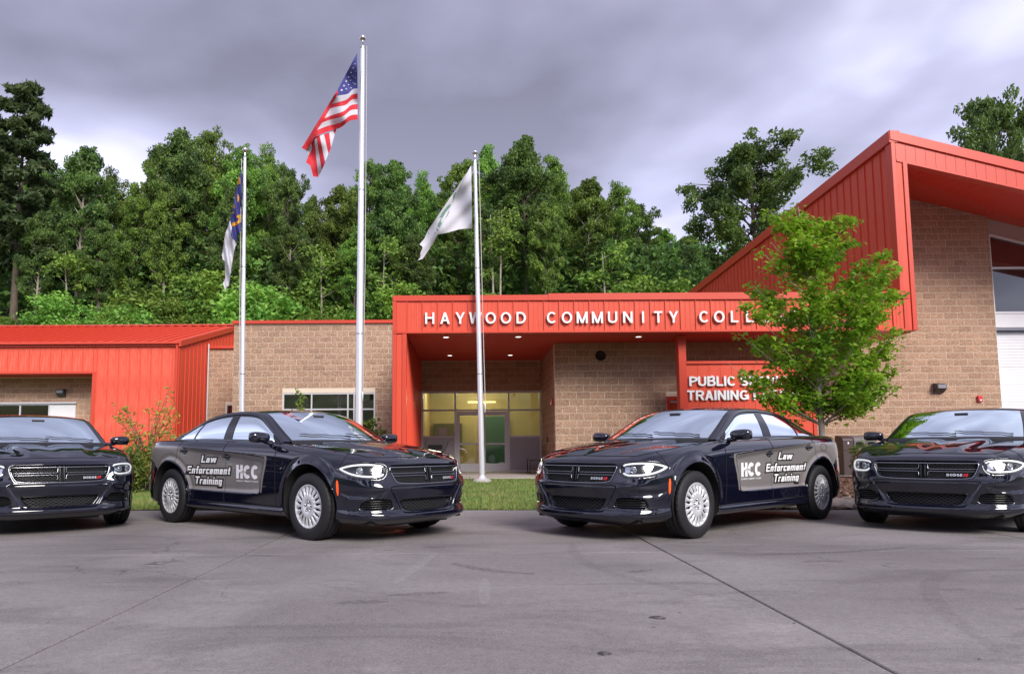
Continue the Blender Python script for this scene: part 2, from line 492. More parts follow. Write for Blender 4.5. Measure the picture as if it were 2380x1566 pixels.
def glyph_mesh(txt, height, depth, w=.155, wscale=1.0, gap=.13, space=.36, name='letter'):
    """upright letters in x/z facing -y, centred on x"""
    polys, W = glyph_polys(txt, w, gap, space); mb = MB()
    for n, q in polys:
        ar = sum(q[i][0] * q[(i+1) % 4][1] - q[(i+1) % 4][0] * q[i][1] for i in range(4))
        if ar < 0: q = q[::-1]
        f = -depth - .0006 * n; p = [((a - W / 2) * height * wscale, b * height) for a, b in q]
        mb.add([(a, f, b) for a, b in p] + [(a, 0, b) for a, b in p], [(0, 1, 2, 3)]); mb.cur = 1
        b0 = len(mb.v) - 8
        for i in range(4): mb.f.append((b0 + i, b0 + 4 + i, b0 + 4 + (i + 1) % 4, b0 + (i + 1) % 4)); mb.mi.append(1); mb.sm.append(False)
        mb.cur = 0
    return mb.mesh(name), W * height * wscale
# ------------------------------------------------------------------ ground
def conc_mat(name, c0, c1, c2):
    m = bpy.data.materials.new(name); m.use_nodes = True; MATS[name] = m
    nt = m.node_tree; b = nt.nodes['Principled BSDF']
    geo = nt.nodes.new('ShaderNodeNewGeometry')
    def noise(sc, det=6, rough=.6, vec=None, dist=0):
        n = nt.nodes.new('ShaderNodeTexNoise'); n.inputs['Scale'].default_value = sc; n.inputs['Detail'].default_value = det; n.inputs['Roughness'].default_value = rough; n.inputs['Distortion'].default_value = dist
        nt.links.new(vec or geo.outputs['Position'], n.inputs['Vector']); return n.outputs['Fac']
    def rng_(v, a, b_, lo, hi):
        r = nt.nodes.new('ShaderNodeMapRange'); r.inputs[1].default_value = a; r.inputs[2].default_value = b_; r.inputs[3].default_value = lo; r.inputs[4].default_value = hi
        nt.links.new(v, r.inputs[0]); return r.outputs[0]
    def mix(f, a, b_):
        x = nt.nodes.new('ShaderNodeMix'); x.data_type = 'RGBA'; nt.links.new(f, x.inputs[0])
        for i, c in ((6, a), (7, b_)):
            if isinstance(c, tuple): x.inputs[i].default_value = (*c, 1)
            else: nt.links.new(c, x.inputs[i])
        return x.outputs[2]
    mp = nt.nodes.new('ShaderNodeMapping'); mp.inputs['Scale'].default_value = (.35, 1.0, 1.0); mp.inputs['Rotation'].default_value = (0, 0, .35)
    nt.links.new(geo.outputs['Position'], mp.inputs[0])
    c = mix(rng_(noise(.45, 5, .55, dist=.6), .38, .64, 0, 1), c0, c1)
    c = mix(rng_(noise(1.7, 6, .65, mp.outputs[0], .8), .50, .70, 0, .8), c, c2)
    c = mix(rng_(noise(5.5, 5, .7), .58, .78, 0, .35), c, (c2[0]*.7, c2[1]*.7, c2[2]*.7))
    c = mix(rng_(noise(.8, 6, .7, mp.outputs[0], 1.2), .60, .72, 0, .55), c, (c0[0]*1.35, c0[1]*1.33, c0[2]*1.34))
    c = mix(rng_(noise(19, 5, .75), .40, .70, 0, .42), c, (c2[0]*.75, c2[1]*.75, c2[2]*.75))
    c = mix(rng_(noise(70, 3, .7), .45, .75, 0, .50), c, (c0[0]*1.45, c0[1]*1.45, c0[2]*1.45))
    c = mix(rng_(noise(120, 2, .5), .52, .75, 0, .55), c, (c2[0]*.5, c2[1]*.5, c2[2]*.5))
    vo = nt.nodes.new('ShaderNodeTexVoronoi'); vo.feature = 'DISTANCE_TO_EDGE'; vo.inputs['Scale'].default_value = .23; vo.inputs['Randomness'].default_value = 1.0
    wv = nt.nodes.new('ShaderNodeTexNoise'); wv.inputs['Scale'].default_value = 1.8; wv.inputs['Detail'].default_value = 5; nt.links.new(geo.outputs['Position'], wv.inputs['Vector'])
    av = nt.nodes.new('ShaderNodeVectorMath'); av.operation = 'MULTIPLY_ADD'; nt.links.new(wv.outputs['Color'], av.inputs[0]); av.inputs[1].default_value = (1.1, 1.1, 0); nt.links.new(geo.outputs['Position'], av.inputs[2]); nt.links.new(av.outputs[0], vo.inputs['Vector'])
    crk = nt.nodes.new('ShaderNodeMath'); crk.operation = 'MULTIPLY'; nt.links.new(rng_(vo.outputs['Distance'], .0008, .0022, 1, 0), crk.inputs[0]); nt.links.new(rng_(noise(.5, 3, .5), .50, .60, 0, .7), crk.inputs[1])
    c = mix(crk.outputs[0], c, (c2[0]*.4, c2[1]*.4, c2[2]*.4))
    nt.links.new(c, b.inputs['Base Color']); b.inputs['Specular IOR Level'].default_value = .22
    rr = rng_(noise(1.2, 5, .6), .35, .65, .55, .8); nt.links.new(rr, b.inputs['Roughness'])
    bp = nt.nodes.new('ShaderNodeBump'); bp.inputs['Strength'].default_value = .12; bp.inputs['Distance'].default_value = .01
    nt.links.new(noise(140, 3, .6), bp.inputs['Height']); nt.links.new(bp.outputs[0], b.inputs['Normal'])
    return m
CONC = conc_mat('driveway_concrete', (.275, .251, .249), (.176, .158, .156), (.108, .097, .096))
WALKC = conc_mat('sidewalk_concrete', (.46, .43, .41), (.40, .37, .35), (.34, .31, .30))
GRASSG = mat('grass_ground', (.11, .15, .04), rough=.9, noise=[(.5, .7, (.18, .18, .06)), (14, .6, (.07, .12, .03))], bump=[(30, .4, .05)])
MULCH = mat('brown_mulch', (.13, .065, .045), rough=.95, noise=[(22, .8, (.25, .14, .10)), (60, .5, (.05, .03, .02))], bump=[(40, .9, .06)])

def lerp_tab(tab, v): return np.interp(v, [t[0] for t in tab], [t[1] for t in tab])
ZT = [(-140, 16), (-80, 12), (-46, 7.5), (-24, -.04), (-20, -.06), (34.5, -.06), (38, .6), (48, 6.0), (58, 11.0), (64, 12.6), (90, 21), (130, 33), (320, 60)]
xs = np.concatenate([np.linspace(-420, -70, 12), np.linspace(-60, 60, 61), np.linspace(70, 420, 12)]); ys = np.unique(np.concatenate([np.linspace(-140, -20, 40), np.linspace(-20, 34, 6), np.linspace(34, 70, 40), np.linspace(72, 320, 30)]))
XX, YY = np.meshgrid(xs, ys, indexing='ij')
ZZ = lerp_tab(ZT, YY)
ZZ = ZZ + np.where((YY > 38) | (YY < -26), .35 * np.sin(XX * .31 + YY * .2) + .25 * np.sin(XX * .83 - YY * .5), 0)
gp = np.stack([XX, YY, ZZ], -1)
I = np.arange(len(xs) * len(ys)).reshape(len(xs), len(ys))
tag(link('ground', np_mesh('ground', gp.reshape(-1, 3), np.stack([I[:-1, :-1], I[1:, :-1], I[1:, 1:], I[:-1, 1:]], -1).reshape(-1, 4)), GRASSG), kind='structure')
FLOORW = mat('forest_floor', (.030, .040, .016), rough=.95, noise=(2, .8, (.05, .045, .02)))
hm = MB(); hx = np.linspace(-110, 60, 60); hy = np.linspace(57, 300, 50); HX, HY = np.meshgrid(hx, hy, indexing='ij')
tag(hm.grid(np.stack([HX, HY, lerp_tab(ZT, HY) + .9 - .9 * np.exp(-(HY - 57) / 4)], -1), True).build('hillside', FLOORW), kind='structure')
def ground_z(x, y): return float(lerp_tab(ZT, y))

# driveway: separate slabs with open joints
def edge_y(x): return 11.62 - .055 * x
drive = empty('driveway'); tag(drive, kind='structure')
xe = [-42.1, -22.1, -18.1, -14.1, -10.1, -6.1, -2.12, 1.84, 5.85, 9.85, 13.85, 17.85, 21.85, 41.85]
ye = [-20, -8.1, -3.1, 1.9, 6.9]
sub = MB(); sub.add([(-42, -20, -.03), (42, -20, -.03), (42, edge_y(42), -.03), (-42, edge_y(-42), -.03)], [(0, 1, 2, 3)])
sub.build('joint_filler', mat('joint_dark', (.025, .022, .02), rough=.95), drive)
for i in range(len(xe) - 1):
    for j in range(len(ye)):
        g = .008; x0, x1 = xe[i] + g, xe[i + 1] - g
        y0 = ye[j] + .003
        q = [(x0, y0), (x1, y0), (x1, (ye[j + 1] - .003) if j < len(ye) - 1 else edge_y(x1)), (x0, (ye[j + 1] - .003) if j < len(ye) - 1 else edge_y(x0))]
        me = MB().prism(q, 2, -.05, 0.0).mesh('slab')
        link('slab', bevel_mesh(me, .006, 1), CONC, drive)

# marks lying on the concrete
def stain_mat(name, c, a, sc=9.0):
    if name in MATS: return MATS[name]
    m = bpy.data.materials.new(name); m.use_nodes = True; MATS[name] = m
    nt = m.node_tree; b = nt.nodes['Principled BSDF']; b.inputs['Base Color'].default_value = (*c, 1); b.inputs['Roughness'].default_value = .6
    geo = nt.nodes.new('ShaderNodeNewGeometry'); n = nt.nodes.new('ShaderNodeTexNoise'); n.inputs['Scale'].default_value = sc; n.inputs['Detail'].default_value = 6; n.inputs['Roughness'].default_value = .7
    nt.links.new(geo.outputs['Position'], n.inputs['Vector'])
    r = nt.nodes.new('ShaderNodeMapRange'); r.inputs[1].default_value = .36; r.inputs[2].default_value = .66; r.inputs[3].default_value = 0; r.inputs[4].default_value = a
    nt.links.new(n.outputs['Fac'], r.inputs[0]); nt.links.new(r.outputs[0], b.inputs['Alpha'])
    return m
SKID = stain_mat('tyre_mark', (.045, .04, .04), .34, 26)
SKIDF = stain_mat('faint_tyre_mark', (.05, .045, .045), .13, 22)
OIL = stain_mat('oil_spot', (.03, .028, .028), .95, 30)
CHALK = stain_mat('chalk_scuff', (.55, .53, .53), .30, 26)
def blob(name, x, y, rx, ry, rot, m, z=.003, n=26, jag=.18):
    pts = []
    for k in range(n):
        t = 2 * PI * k / n; r = 1 + jag * (math.sin(3 * t + x * 5) * .5 + math.sin(7 * t + y * 3) * .4 + random.uniform(-.3, .3))
        px_, py_ = rx * r * math.cos(t), ry * r * math.sin(t)
        pts.append((x + px_ * math.cos(rot) - py_ * math.sin(rot), y + px_ * math.sin(rot) + py_ * math.cos(rot), z))
    MB().add(pts, [tuple(range(n))]).build(name, m, drive)
def streak(name, pts, w, m, z=.004):
    P = spl3([(p[0], p[1], z) for p in pts], 30); d = np.gradient(P, axis=0); nn = np.stack([-d[:, 1], d[:, 0], 0 * d[:, 0]], 1); nn /= np.linalg.norm(nn, axis=1)[:, None]
    ww = w * (.4 + .6 * np.sin(np.linspace(.15, PI - .15, 30)))[:, None]
    MB().grid(np.stack([P - nn * ww, P + nn * ww], 1), True, True).build(name, m, drive)
blob('oil_spot', 1.08, 4.28, .05, .045, 0, OIL, jag=.05); blob('oil_spot', .64, 3.56, .036, .034, .3, OIL, jag=.05); blob('oil_spot', 1.0, 4.06, .015, .008, 0, OIL)
streak('tyre_mark', [(1.05, 7.6), (.98, 6.4), (1.28, 5.4), (1.75, 4.7)], .06, SKIDF)
streak('tyre_mark', [(4.9, 6.1), (3.6, 5.6), (2.9, 4.6), (2.5, 3.5)], .06, SKIDF, .006)
streak('tyre_mark', [(4.2, 7.1), (3.3, 6.8), (2.6, 6.7)], .05, SKID)
streak('tyre_mark', [(-.15, 6.3), (.2, 5.9), (.5, 5.75)], .06, SKID)
for (x, y, rx, ry, ro) in ((1.35, 5.85, .13, .05, .5), (1.78, 5.72, .10, .03, 0), (2.35, 7.55, .16, .045, .1), (-.7, 4.75, .16, .06, .1), (3.3, 5.05, .10, .025, 0), (3.35, 4.45, .08, .03, 0), (-1.9, 6.8, .2, .04, -.2), (-3.4, 7.3, .3, .05, .1), (-3.9, 5.9, .16, .04, .3), (-4.6, 5.55, .16, .035, .1), (4.6, 4.95, .15, .03, -.1), (-2.2, 3.3, .12, .03, .2), (-.35, 5.0, .22, .05, .2), (3.0, 6.3, .2, .04, .1), (4.5, 6.4, .2, .03, 0), (-.35, 7.3, .12, .06, 0), (.05, 3.95, .03, .012, 0), (-.12, 3.96, .03, .012, 0)):
    blob('scuff', x, y, rx, ry, ro, SKID, z=.0035)
streak('chalk_scuff', [(-.32, 6.9), (-.42, 6.2), (-.55, 5.35)], .045, CHALK); streak('chalk_scuff', [(.11, 5.55), (.10, 5.1), (.085, 4.65)], .04, CHALK)
for (x, y, rx, ry) in ((-1.35, 3.3, .05, .012), (-1.2, 3.34, .035, .01), (-1.05, 3.32, .04, .011), (-.92, 3.36, .03, .009)):
    blob('chalk_scuff', x, y, rx, ry, .05, CHALK, z=.0038, jag=.35)
WATER = mat('puddle_water', (.05, .05, .055), rough=.35, spec=.6)
blob('puddle', -1.02, 8.55, .16, .10, .2, WATER, z=.005, jag=.5); blob('puddle', -.82, 8.75, .10, .05, .4, WATER, z=.0055, jag=.5)
for k in range(26):
    x, y = random.uniform(-4, 4.5), random.uniform(3.3, 7.5); s = random.uniform(.005, .012)
    mb = MB(); mb.lathe([(.0002, s * .7), (s * .7, s * .5), (s, 0)], 6, center=(x, y, 0)); mb.build('grit', mat('grit_stone', (.13, .12, .115), rough=.9), drive)

# lawn, sidewalk, planting bed
def lawn_z(y): return float(np.interp(y, [11, 12.2, 19.8], [-.005, .02, .145]))
lx = np.linspace(-34, 3.6, 60); ly = np.linspace(0, 1, 24)
P = np.zeros((60, 24, 3))
for i, x in enumerate(lx):
    y0 = edge_y(x) + .015; P[i, :, 0] = x; P[i, :, 1] = y0 + (19.9 - y0) * ly
    P[i, :, 2] = [lawn_z(v) for v in P[i, :, 1]]
P[1:-1, 1:-1, 2] += rng.normal(0, .006, P[1:-1, 1:-1, 2].shape)
tag(MB().grid(P, True).build('lawn', GRASSG), kind='structure')
GRASSB = mat('grass_blade', (.13, .23, .035), rough=.7, noise=[(1.1, .9, (.32, .30, .10)), (7, .7, (.07, .15, .02))])
nb_ = 62000
gx = rng.uniform(-7.2, 3.6, nb_); gy = edge_y(gx) - .03 + .05 * np.sin(gx * 7.0) * np.sin(gx * 2.3) + (19.5 - 11.6) * rng.random(nb_) ** 1.5
gz = np.interp(gy, [11, 12.2, 19.8], [-.005, .02, .145]); hh = rng.uniform(.025, .075, nb_); an = rng.uniform(0, 2 * PI, nb_); ww = rng.uniform(.004, .009, nb_)
le = rng.normal(0, .022, (nb_, 2))
V = np.zeros((nb_, 3, 3)); V[:, 0] = np.stack([gx - ww * np.cos(an), gy - ww * np.sin(an), gz], 1); V[:, 1] = np.stack([gx + ww * np.cos(an), gy + ww * np.sin(an), gz], 1); V[:, 2] = np.stack([gx + le[:, 0], gy + le[:, 1], gz + hh], 1)
tag(link('grass', np_mesh('grass', V.reshape(-1, 3), np.arange(nb_ * 3).reshape(-1, 3), False), GRASSB), 'short green and straw coloured grass of the lawn strip', 'grass', kind='stuff')

walk = empty('sidewalk'); tag(walk, kind='structure')
for i in range(17):
    x0 = -22.0 + 2.0 * i
    link('slab', bevel_mesh(MB().box((x0 + .005, 19.9, -.03), (x0 + 1.995, 21.5, .16)).mesh('slab'), .008, 1), WALKC, walk)
for (x0, x1) in ((-1.6, .4), (.4, 2.45)):
    for (y0, y1) in ((21.51, 23.1), (23.1, 24.75)):
        link('slab', bevel_mesh(MB().box((x0 + .004, y0 + .004, -.03), (x1 - .004, y1 - .004, .162)).mesh('slab'), .006, 1), WALKC, walk)
apron = MB().box((12.02, 11.05, -.05), (30, 21.9, .012)); tag(apron.build('garage_apron', CONC), kind='structure')
bed = MB(); P = np.zeros((36, 24, 3))
for i, x in enumerate(np.linspace(3.62, 12.0, 36)):
    y0 = edge_y(x) + .02; P[i, :, 0] = x; P[i, :, 1] = y0 + (19.89 - y0) * np.linspace(0, 1, 24); P[i, :, 2] = [lawn_z(v) + .01 for v in P[i, :, 1]]
P[1:-1, 1:-1, 2] += rng.normal(0, .015, (34, 22))
bedo = bed.grid(P, True).build('planting_bed', MULCH); tag(bedo, kind='structure')
STONE = mat('river_stone', (.42, .33, .26), rough=.75, vary=.35, noise=[(6, .7, (.30, .25, .21)), (30, .4, (.5, .42, .34))], bump=[(25, .25, .02)])
stone_me = []
for k in range(6):
    bm = bmesh.new(); bmesh.ops.create_icosphere(bm, subdivisions=2, radius=1.0)
    r_ = random.Random(k)
    ph = [r_.uniform(0, 6) for _ in range(6)]
    for v in bm.verts:
        c = v.co; d = 1 + .16 * math.sin(2.1 * c.x + ph[0]) + .13 * math.sin(2.7 * c.y + ph[1]) + .1 * math.sin(3.3 * c.z + ph[2]); v.co = c * d
    me = bpy.data.meshes.new('stone'); bm.to_mesh(me); bm.free()
    for p in me.polygons: p.use_smooth = True
    stone_me.append(me)
for k in range(290):
    front = k < 200
    x = random.uniform(3.7, 7.2)
    y = edge_y(x) + (random.uniform(.08, 1.1) if front else random.uniform(1.1, 4.5))
    s = random.uniform(.06, .125) if front else random.uniform(.03, .06)
    o = link('stone', stone_me[k % 6], STONE if k < 6 else None, bedo, (x, y, lawn_z(y) + s * .28), (random.uniform(-.3, .3), random.uniform(-.3, .3), random.uniform(0, 6.28)))
    o.scale = (s * random.uniform(1.0, 1.5), s, s * random.uniform(.5, .75))
# wood chips between the stones and the walk
nchip = 5200
cx_ = rng.uniform(3.65, 9.5, nchip); cy_ = edge_y(cx_) + rng.uniform(.1, 8.0, nchip); cz_ = np.interp(cy_, [11, 12.2, 19.8], [-.005, .02, .145]) + rng.uniform(.012, .045, nchip)
a1 = rng.normal(0, 1, (nchip, 3)); a1[:, 2] *= .35; a1 /= np.linalg.norm(a1, axis=1)[:, None]; a2 = np.cross(a1, rng.normal(0, 1, (nchip, 3))); a2 /= np.linalg.norm(a2, axis=1)[:, None]
l1 = rng.uniform(.02, .05, (nchip, 1)); l2 = rng.uniform(.006, .016, (nchip, 1)); cc = np.stack([cx_, cy_, cz_], 1)
V = np.stack([cc - a1 * l1 - a2 * l2, cc + a1 * l1 - a2 * l2, cc + a1 * l1 + a2 * l2, cc - a1 * l1 + a2 * l2], 1)
CHIP = mat('wood_chip', (.20, .10, .065), rough=.9, noise=[(9, .9, (.36, .23, .16)), (31, .8, (.08, .045, .03))])
tag(link('wood_chips', np_mesh('wood_chips', V.reshape(-1, 3), np.arange(nchip * 4).reshape(-1, 4), False), CHIP), 'reddish brown wood chips behind the river stones', 'mulch', kind='stuff')
# ------------------------------------------------------------------ buildings
RED = mat('red_metal', (.64, .074, .036), rough=.42, spec=.4, noise=[(.9, .35, (.56, .060, .030)), (7, .22, (.70, .11, .065))], stretch=(1, 1, .25), bump=[(2.2, .22, .05)])
REDT = mat('red_metal_trim', (.58, .062, .034), rough=.36, spec=.45)
REDS = mat('red_soffit', (.60, .052, .028), rough=.5, spec=.35)
REDFADE = mat('red_metal_chalked', (.69, .076, .036), rough=.5, noise=[(4, .45, (.80, .24, .16)), (13, .35, (.55, .048, .03))], stretch=(3, 3, .35))
BLK = dict(rough=.95, spec=.15, noise=[(1.6, .5, (.68, .43, .295)), (11, .75, (.58, .36, .25)), (27, .9, (.80, .56, .41)), (52, .9, (.40, .245, .17))], bump=[(20, 1.0, .08), (50, .8, .04)], vary=.10, world=True)
BLOCK = mat('split_face_block', (.76, .495, .345), **BLK)
BLOCKJ = mat('split_face_block_courses', (.76, .495, .345), island=True, **BLK)
MORTAR = mat('mortar', (.74, .63, .51), rough=.95)
ALU = mat('silver_frame', (.62, .62, .66), rough=.4, metal=.15)
WHITEP = mat('white_panel', (.74, .74, .78), rough=.5, noise=(3, .25, (.62, .62, .66)))
GREYP = mat('grey_door_panel', (.42, .42, .46), rough=.5, noise=(3, .3, (.36, .36, .40)))
WINGL = glass_mat('window_glass', (.50, .56, .50), refl=3.6)
LETTER = mat('white_letter', (.82, .82, .84), rough=.35)
LETEDGE = mat('letter_edge_dark', (.05, .04, .05), rough=.5)
DARKM = mat('dark_bronze_metal', (.045, .04, .042), rough=.45)
ALARM = mat('alarm_red', (.62, .03, .03), rough=.4)
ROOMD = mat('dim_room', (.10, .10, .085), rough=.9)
OCHRE = mat('ochre_wall', (.52, .39, .17), rough=.8, noise=(2, .4, (.40, .30, .13)))
FLOORIN = mat('lobby_floor', (.16, .13, .10), rough=.35)

# --- split-face blocks -------------------------------------------------
block_me = []
for k in range(5):
    r_ = np.random.default_rng(40 + k); nu, nv = 5, 3
    V = []; 
    for i in range(nu):
        for j in range(nv):
            edge = i in (0, nu - 1) or j in (0, nv - 1)
            V.append((-.5 + i / (nu - 1), -.003 - r_.uniform(0, .013 if not edge else .003), -.5 + j / (nv - 1)))
    n = len(V); F_ = []
    for i in range(nu - 1):
        for j in range(nv - 1):
            a = i * nv + j; F_.append((a, a + nv, a + nv + 1, a + 1))
    loop = [(i * nv) for i in range(nu)] + [((nu - 1) * nv + j) for j in range(1, nv)] + [(i * nv + nv - 1) for i in range(nu - 2, -1, -1)] + [j for j in range(nv - 2, 0, -1)]
    for a in loop: V.append((V[a][0], .02, V[a][2]))
    m_ = len(loop)
    for q in range(m_): F_.append((loop[q], n + q, n + (q + 1) % m_, loop[(q + 1) % m_]))
    me = bpy.data.meshes.new('block'); me.from_pydata(V, [], F_); me.materials.append(BLOCK); me.update()
    block_me.append(me)
CH, BLN = .2032, .4064
class Blocks:
    """keeps to about 300 single blocks for one building; the rest joins into one part"""
    def __init__(s, limit): s.left = limit; s.rest = None; s.nrest = 0
def block_wall(root, bl, name, x0, x1, z0, z1, loc, rz=0.0, holes=(), top=None, start_half=False, back=.12, thick=.3, show=None):
    """wall face in local x (along) / z (up), facing local -y"""
    wl = empty(name, loc, rz, root)
    mb = MB()
    # mortar backing, cut round the holes
    xsr = sorted(set([x0, x1] + [h[0] for h in holes] + [h[1] for h in holes])); zsr = sorted(set([z0, z1] + [h[2] for h in holes] + [h[3] for h in holes]))
    xsr = [v for v in xsr if x0 <= v <= x1]; zsr = [v for v in zsr if z0 <= v <= z1]
    for i in range(len(xsr) - 1):
        for j in range(len(zsr) - 1):
            cx, cz = (xsr[i] + xsr[i+1]) / 2, (zsr[j] + zsr[j+1]) / 2
            if any(h[0] < cx < h[1] and h[2] < cz < h[3] for h in holes): continue
            if top is None: mb.box((xsr[i], 0, zsr[j]), (xsr[i+1], thick, zsr[j+1]))
            else:
                n_ = max(1, int((xsr[i+1] - xsr[i]) / .5))
                for q in range(n_):
                    xa = xsr[i] + (xsr[i+1] - xsr[i]) * q / n_; xb = xsr[i] + (xsr[i+1] - xsr[i]) * (q + 1) / n_
                    zt = min(zsr[j+1], top(xb), top(xa)); 
                    if zt > zsr[j] + .02: mb.box((xa, 0, zsr[j]), (xb, thick, zt))
    mb.build('mortar_backing', MORTAR, wl)
    cells = []
    nz = int(round((z1 - z0) / CH)) + 1
    for r in range(nz):
        za = z0 + r * CH; zb = min(za + CH, z1)
        if zb - za < .06: continue
        off = (r % 2) * BLN / 2 + (BLN / 2 if start_half else 0)
        xa = x0 - (off % BLN)
        while xa < x1 - .02:
            a, b = max(xa, x0), min(xa + BLN, x1); xa += BLN
            pieces = [(a, b)]
            for h in holes:
                if zb - .03 > h[2] and za + .03 < h[3]:
                    np_ = []
                    for (p, q) in pieces:
                        if q <= h[0] or p >= h[1]: np_.append((p, q))
                        else:
                            if p < h[0]: np_.append((p, h[0]))
                            if q > h[1]: np_.append((h[1], q))
                    pieces = np_
            for (p, q) in pieces:
                if q - p < .05: continue
                if top is not None and za + CH * .5 > top((p + q) / 2) : continue
                cells.append((p, q, za, zb))
    cells.sort(key=lambda c: -c[2])
    for c in cells:
        p, q, za, zb = c
        w, h = q - p - .013, zb - za - .013
        k = random.randrange(5)
        if bl.left > 0 and (show is None or show(p, q, za, zb)):
            bl.left -= 1
            o = link('block', block_me[k], None, wl, ((p + q) / 2, 0, (za + zb) / 2)); o.scale = (w, 1, h)
        else:
            if not hasattr(wl, '_r'): pass
            REST.setdefault(wl.name, (wl, MB()))[1].add([(v.co.x * w + (p + q) / 2, v.co.y, v.co.z * h + (za + zb) / 2) for v in block_me[k].vertices], [tuple(f.vertices) for f in block_me[k].polygons])
    return wl
REST = {}
def flush_rest():
    for k, (wl, mb) in REST.items():
        o = mb.build('block_courses', BLOCKJ, wl); o['kind'] = 'stuff'
    REST.clear()

# --- metal panels ----------------------------------------------------------
def panel_profile(w, rib=.032, flush=False):
    if flush: return [(.004, 0), (w - .004, 0), (w - .001, .008), (w - .001, .02), (.001, .02), (.001, .008)]
    return [(0, .02), (0, -rib), (.016, -rib), (.018, -.002), (w*.30, 0), (w*.34, -.005), (w*.38, 0), (w*.62, 0), (w*.66, -.005), (w*.70, 0), (w, 0), (w, .02)]
def panel_mesh(w, h, slope_t=0.0, slope_b=0.0, flush=False, rib=.032, h1=None):
    pr = panel_profile(w, rib, flush); n = len(pr)
    V = [(x, y, slope_b * x) for x, y in pr] + [(x, y, h + slope_t * x) for x, y in pr]
    F_ = [(i, (i + 1) % n, n + (i + 1) % n, n + i) for i in range(n)] + [tuple(range(n - 1, -1, -1)), tuple(range(n, 2 * n))]
    me = bpy.data.meshes.new('panel'); me.from_pydata(V, [], F_); me.update(); return me
def panel_run(parent, x0, x1, z0, z1, loc, rz, m, w=.4, flush=False, name='panel', rib=.032, slope=0.0):
    """panels side by side in local x, facing local -y"""
    h = empty(name + 's', loc, rz, parent)
    cache = {}
    x = x0
    while x < x1 - .01:
        ww = min(w, x1 - x); zt = z1(x) if callable(z1) else z1; zb = z0(x) if callable(z0) else z0
        sl_t = (z1(x + ww) - zt) / ww if callable(z1) else 0; sl_b = (z0(x + ww) - zb) / ww if callable(z0) else 0
        key = (round(ww, 3), round(zt - zb, 3), round(sl_t, 3), round(sl_b, 3))
        if key not in cache: cache[key] = panel_mesh(ww, zt - zb, sl_t, sl_b, flush, rib); cache[key].materials.append(m)
        link(name, cache[key], None, h, (x, 0, zb)); x += ww
    return h
def trim(parent, a, b, name='trim', m=None, bev=.006):
    me = MB().box(a, b).mesh(name); return link(name, bevel_mesh(me, bev, 1), m or REDT, parent)
def window(parent, x0, x1, z0, z1, y, vbars, hbars, name='window', fw=.05, fm=None, dark=True, depth=2.0, gm=None):
    """framed glazing facing -y with single panes and a dim room behind"""
    w = empty(name, (0, 0, 0), 0, parent); fm = fm or ALU
    xs_ = [x0] + list(vbars) + [x1]; zs_ = [z0] + list(hbars) + [z1]
    fr = MB(); fr.box((x0, y - .04, z0), (x0 + fw, y + .04, z1)); fr.box((x1 - fw, y - .04, z0), (x1, y + .04, z1)); fr.box((x0 + fw, y - .038, z0), (x1 - fw, y + .038, z0 + fw)); fr.box((x0 + fw, y - .038, z1 - fw), (x1 - fw, y + .038, z1))
    fr.build('frame', fm, w)
    for v in vbars: MB().box((v - fw * .5, y - .036, z0 + fw), (v + fw * .5, y + .036, z1 - fw)).build('mullion', fm, w)
    for h in hbars: MB().box((x0 + fw, y - .034, h - fw * .5), (x1 - fw, y + .034, h + fw * .5)).build('transom', fm, w)
    for i in range(len(xs_) - 1):
        for j in range(len(zs_) - 1):
            a, b, c, d = xs_[i] + fw * .4, xs_[i+1] - fw * .4, zs_[j] + fw * .4, zs_[j+1] - fw * .4
            MB().add([(a, y, c), (b, y, c), (b, y, d), (a, y, d)], [(0, 1, 2, 3)]).build('pane', gm or WINGL, w)
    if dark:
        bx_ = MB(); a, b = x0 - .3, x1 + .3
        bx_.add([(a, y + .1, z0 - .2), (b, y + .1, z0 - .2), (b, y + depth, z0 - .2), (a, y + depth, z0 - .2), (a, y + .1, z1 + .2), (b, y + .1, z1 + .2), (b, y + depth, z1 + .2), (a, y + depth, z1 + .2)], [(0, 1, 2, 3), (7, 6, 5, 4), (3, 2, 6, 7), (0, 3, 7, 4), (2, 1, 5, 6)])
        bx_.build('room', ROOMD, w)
    return w
def wall_light(root_label, x, y, z, flip=1):
    o = empty('wall_light', (x, y, z)); 
    link('housing', bevel_mesh(MB().prism([(-.24, -.02), (-.24, .10), (-.06, .15), (0, .15), (0, -.15), (-.06, -.15)], 0, -.15, .15).mesh('housing'), .012, 2), DARKM, o)
    MB().add([(-.12, -.246, -.015), (.12, -.246, -.015), (.12, -.246, .09), (-.12, -.246, .09)], [(0, 1, 2, 3)]).build('lens', mat('wall_light_lens', (.25, .25, .28), rough=.15), o)
    MB().box((-.155, -.02, -.155), (.155, .0, .155)).build('backplate', ALU, o)
    return tag(o, root_label, 'wall light', 'wall lights on the brick')
def alarm(lab, x, y, z, rz=0):
    o = empty('fire_alarm', (x, y, z), rz)
    link('case', bevel_mesh(MB().box((-.065, -.07, -.09), (.065, 0, .09)).mesh('case'), .012, 2), ALARM, o)
    link('strobe', bevel_mesh(MB().box((-.03, -.085, -.07), (.03, -.07, -.02)).mesh('strobe'), .006, 1), mat('strobe_lens', (.75, .75, .78), rough=.2), o)
    return tag(o, lab, 'fire alarm', 'red fire alarm boxes')

